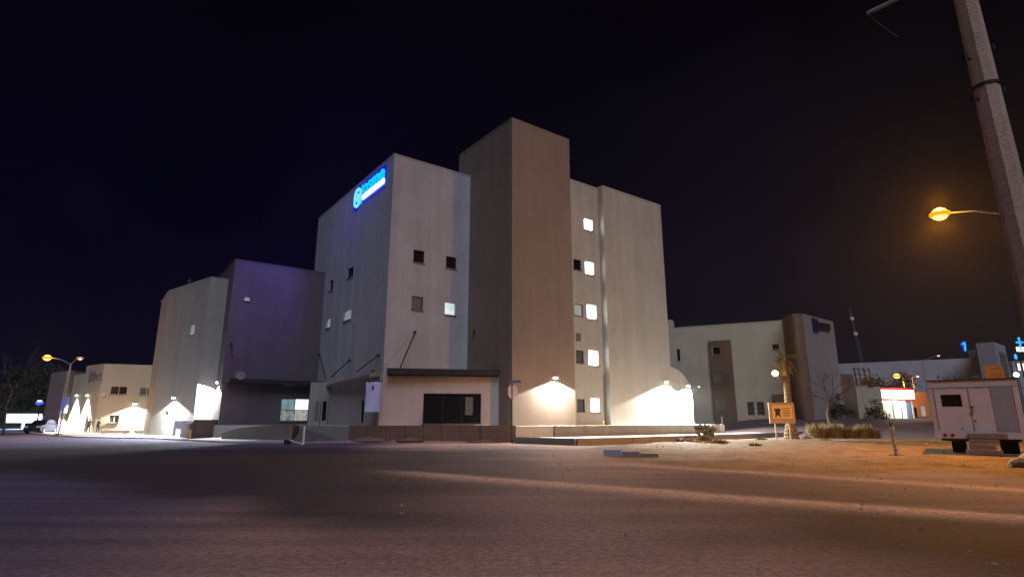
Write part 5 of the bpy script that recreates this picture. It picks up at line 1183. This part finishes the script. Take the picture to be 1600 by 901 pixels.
# spoil heaps along the retaining wall and ramp
for k, (x, r_, lab) in enumerate(((500, .55, 'low dirt heap on the ramp foot left of the retaining wall'), (575, .75, 'dirt heap at the left end of the retaining wall'), (640, .5, 'small dirt heap left of the brown box'), (755, .6, 'flat dirt heap right of the pale stump'))):
    q = onZ(x, 691.5); mb = MB(); nr, na = 6, 22; vv = [(0, 0, r_*.42)]
    for i in range(1, nr+1):
        for j in range(na):
            a = 2*PI*j/na; f_ = i/nr; rr_ = r_*2.0*f_*(1+.25*noise.noise(Vector((math.cos(a)*1.5, math.sin(a)*1.5, k*5.)))); vv.append((rr_*math.cos(a)*1.2, rr_*math.sin(a)*.6, r_*.42*(1-f_**1.3)+.06*noise.noise(Vector((rr_*3*math.cos(a), rr_*3*math.sin(a), k)))*(1-f_)-.04*f_))
    mb.add(vv, [(0, 1+j, 1+(j+1) % na) for j in range(na)]+[(1+i*na+j, 1+(i+1)*na+j, 1+(i+1)*na+(j+1) % na, 1+i*na+(j+1) % na) for i in range(nr-1) for j in range(na)])
    o_ = mb.build('dirt_heap', mat('spoil_dirt', (.17, .12, .10), var=.25, bump=.6), None, True); o_.location = (q.x, q.y-.1, hz(q.x, q.y)); tag(o_, lab, 'dirt heap', 'dirt heaps along the retaining wall')
# clutter by the retaining wall
q = onZ(697, 690.5); cb_ = thing('cardboard_box', 'small brown box at the foot of the retaining wall', 'box', q); mb = MB(); mb.box((q.x, q.y, .25), (.26, .2, .25), .2); mb.build('carton', mat('carton', (.24, .15, .11)), cb_, bevel=.01); mb = MB(); mb.box((q.x-.1, q.y-.03, .52), (.16, .2, .015), .2, Matrix.Rotation(.3, 3, 'Y')); mb.build('flap', mat('carton', (.24, .15, .11)), cb_)
q = onZ(712, 690.5); tree('shrub', 'little dark bush between the box and the stump', (q.x, q.y, 0), .85, (.3, .25, .4), leaf_dark, 320, .07, 33, trunk_r=.025)
q = onZ(723, 690.5); su = thing('tree_stump', 'pale cut stump leaning at the retaining wall', 'stump', q); mb = MB(); mb.tube([q+Vector((0, 0, -.05)), q+Vector((.03, 0, .4)), q+Vector((.08, 0, .82))], [.2, .16, .13], 10); mb.build('trunk', wood, su)
q = onZ(760, 664.0, BZ); mb = MB(); mb.box((q.x, terr_b.y-.02, BZ+.08), (.55, .09, .05), .02); tag(mb.build('pipe_lying', white_paint, None), 'white strip lying on the retaining wall top', 'plank')
# leaning pale stick
p0 = onZ(791, 689); p1 = atY(781, 618, p0.y+.9); ls = thing('leaning_stick', 'long pale stick leaning on the corner by the stop sign', 'stick', p0); mb = MB(); mb.tube([p0+Vector((0, 0, -.05)), (p0+p1)/2+Vector((.05, 0, 0)), p1], [.05, .04, .03], 7); mb.build('pole', wood, ls)
# stop sign (back) with street name plate
q = Vector((0.0, 40.6, hz(0, 40.6))); top = atY(800, 597, q.y).z
ssn = thing('stop_sign', 'octagonal sign seen from behind with name plate on a dark post', 'sign', q)
mb = MB(); mb.tube([q, Vector((q.x, q.y, top))], .045, 8); mb.build('post', dark_metal, ssn)
zo = atY(804, 611, q.y).z; oc = MB(); ang = math.radians(50); u = Vector((math.cos(ang), math.sin(ang), 0)); nv = Vector((-u.y, u.x, 0))
vv = []; 
for s_ in (.0, .02):
    for k in range(8): a = PI/8+k*PI/4; vv.append(Vector((q.x+.10, q.y+.06, zo))+u*.58*math.cos(a)+Vector((0, 0, .58*math.sin(a)))+nv*(s_+.05))
oc.add(vv, [tuple(range(8)), tuple(range(15, 7, -1))]+[(k, 8+k, 8+(k+1) % 8, (k+1) % 8) for k in range(8)]); oc.build('octagon', mat('alu_back', (.50, .50, .66), .6), ssn)
mb = MB(); mb.box((q.x+.15, q.y-.02, top+.06), (.48, .015, .10), .05); mb.build('name_plate', mat('plate_blue', (.12, .13, .25)), ssn)
mb = MB(); mb.box((q.x+.05, q.y+.02, top-.10), (.015, .35, .09), -.3); mb.build('name_plate', MATS['plate_blue'], ssn)

# AC / cabinet at the far left block
q = onZ(241, 679.5); cbn = thing('equipment_cabinet', 'white cabinet with dark panel beside the leftmost block', 'cabinet', (q.x, q.y, 0))
mb = MB(); mb.box((q.x-.1, q.y+.4, .62), (.82, .4, .62), .15); mb.build('housing', white_paint, cbn, bevel=.03)
mb = MB(); mb.box((q.x+.25, q.y-.02, .72), (.26, .03, .38), .15); mb.build('dark_panel', dark_glass, cbn)
mb = MB(); mb.box((q.x-.1, q.y+.4, .05), (.9, .5, .05), .15); mb.build('foot', concrete, cbn)
# low white slabs before the clinic
for x, w_, lab in ((180, 1.4, 'low white concrete bench before the clinic window'), (219, .5, 'short white block right of the low white bench')):
    q = onZ(x, 676.8); q.y = 66.3; q.x = atY(x, 676, 66.3).x; mb = MB(); mb.box((q.x, 66.3, .22), (w_, .3, .24), .02); o_ = mb.build('concrete_block', white_paint, None, bevel=.02); tag(o_, lab, 'block')
# pavement strip in front of the left buildings
pv = [onZ(120, 683.2), onZ(240, 685.5), onZ(345, 691), onZ(455, 692), Vector((-18.5, 52.5, 0)), Vector((-27, 53, 0)), onZ(300, 675.5), onZ(235, 674.5), Vector((-70, 76, 0)), onZ(30, 676)]
mb = MB(); mb.prism([v2(p) for p in pv], -.1, .11); tag(mb.build('pavement', pale_concrete, None), 'pale pavement before the left buildings', kind='structure')

# ------------------------------------------------------------------ leaning utility pole
Yp = 6.6
def ctr_at(y, xc): return atY(xc, y, Yp)
pa = ctr_at(0, 1509); pb_ = ctr_at(480, 1622)
dirp = (pa-pb_); 
upz = lambda z: pb_+dirp*((z-pb_.z)/dirp.z)
up = thing('utility_pole', 'tall concrete utility pole leaning in at the right edge', 'pole', upz(0.0))
mb = MB(); pts = []; rr = []
for k in range(25): z = -.1+10.6*k/24; pts.append(upz(z)); rr.append(.185-.0085*z)
mb.tube(pts, rr, 8); mb.build('shaft', pole_concrete, up)
for zz in (upz(0), ): pass
q = ctr_at(135, 1541); rad_ = .185-.0085*q.z
mb = MB(); 
seg = 20; ring = []
axp = dirp.normalized(); u = axp.orthogonal().normalized(); v_ = axp.cross(u)
mb.tube([q-axp*.02, q+axp*.015], rad_+.012, 16); mb.build('steel_band', dark_metal, up)
for (x, y, s_) in ((1545, 75, 1), (1507, 92, -1), (1562, 140, 1), (1522, 155, -1)):
    c0 = atY(x, y, Yp); ax_c = upz(c0.z); d = (Vector((c0.x, c0.y, c0.z))-ax_c); d = d.normalized() if d.length else Vector((1, 0, 0)); mb = MB(); r0 = .185-.0085*c0.z
    mb.tube([ax_c+d*(r0-.03), ax_c+d*(r0+.07)], .022, 6); mb.box(ax_c+d*(r0+.07), (.014, .03, .035)); mb.build('step_bolt', dark_metal, up)
# cable down the pole
c1 = atY(1589, 275, Yp-.27); c2 = atY(1596, 430, Yp-.27); dcb = (c1-c2); mb = MB(); mb.tube([c2-dcb*2.0*0+Vector((0, 0, 0)), c1], .008, 5); 
mb = MB(); base_c = upz(.3)+Vector((.13, -.24, 0)); topc = upz(4.9)+Vector((.12, -.20, 0)); mb.tube([base_c, topc], .010, 5); mb.build('cable', mat('cable_brown', (.10, .045, .035)), up)
# top crossarm reaching out of frame
a0_ = atY(1355, 21, Yp+.4); a1_ = atY(1408, -4, Yp+.2); dd5 = (a1_-a0_)
mb = MB(); mb.tube([a0_, a0_+dd5*2.45], .028, 8); mb.build('arm', mat('arm_grey', (.30, .28, .26)), up)
mb = MB(); e5 = atY(1402, 57, Yp+1.4); mb.tube([a0_, a0_.lerp(e5, .35)+Vector((0, 0, -.02)), e5], .007, 5); mb.tube([a0_+dd5*2.4, upz((a0_+dd5*2.4).z)], .03, 8); mb.build('wire', mat('wire_grey', (.06, .06, .09)), up)
print('pole', pa, pb_, upz(0))


# ------------------------------------------------------------------ thin night haze (glow round the lamps)
hb = MB(); hb.box((150, 250, 32.4), (855, 455, 33.7)); hz_o = hb.build('haze', bpy.data.materials.new('haze_air'), None); tag(hz_o, kind='stuff')
hm_ = hz_o.data.materials[0]; hm_.use_nodes = True; n = hm_.node_tree; n.nodes.clear()
o_ = n.nodes.new('ShaderNodeOutputMaterial'); pv_ = n.nodes.new('ShaderNodeVolumePrincipled'); pv_.inputs['Density'].default_value = 0.0001; pv_.inputs['Color'].default_value = (.9, .9, .95, 1); pv_.inputs['Anisotropy'].default_value = .8
n.links.new(pv_.outputs[0], o_.inputs['Volume'])
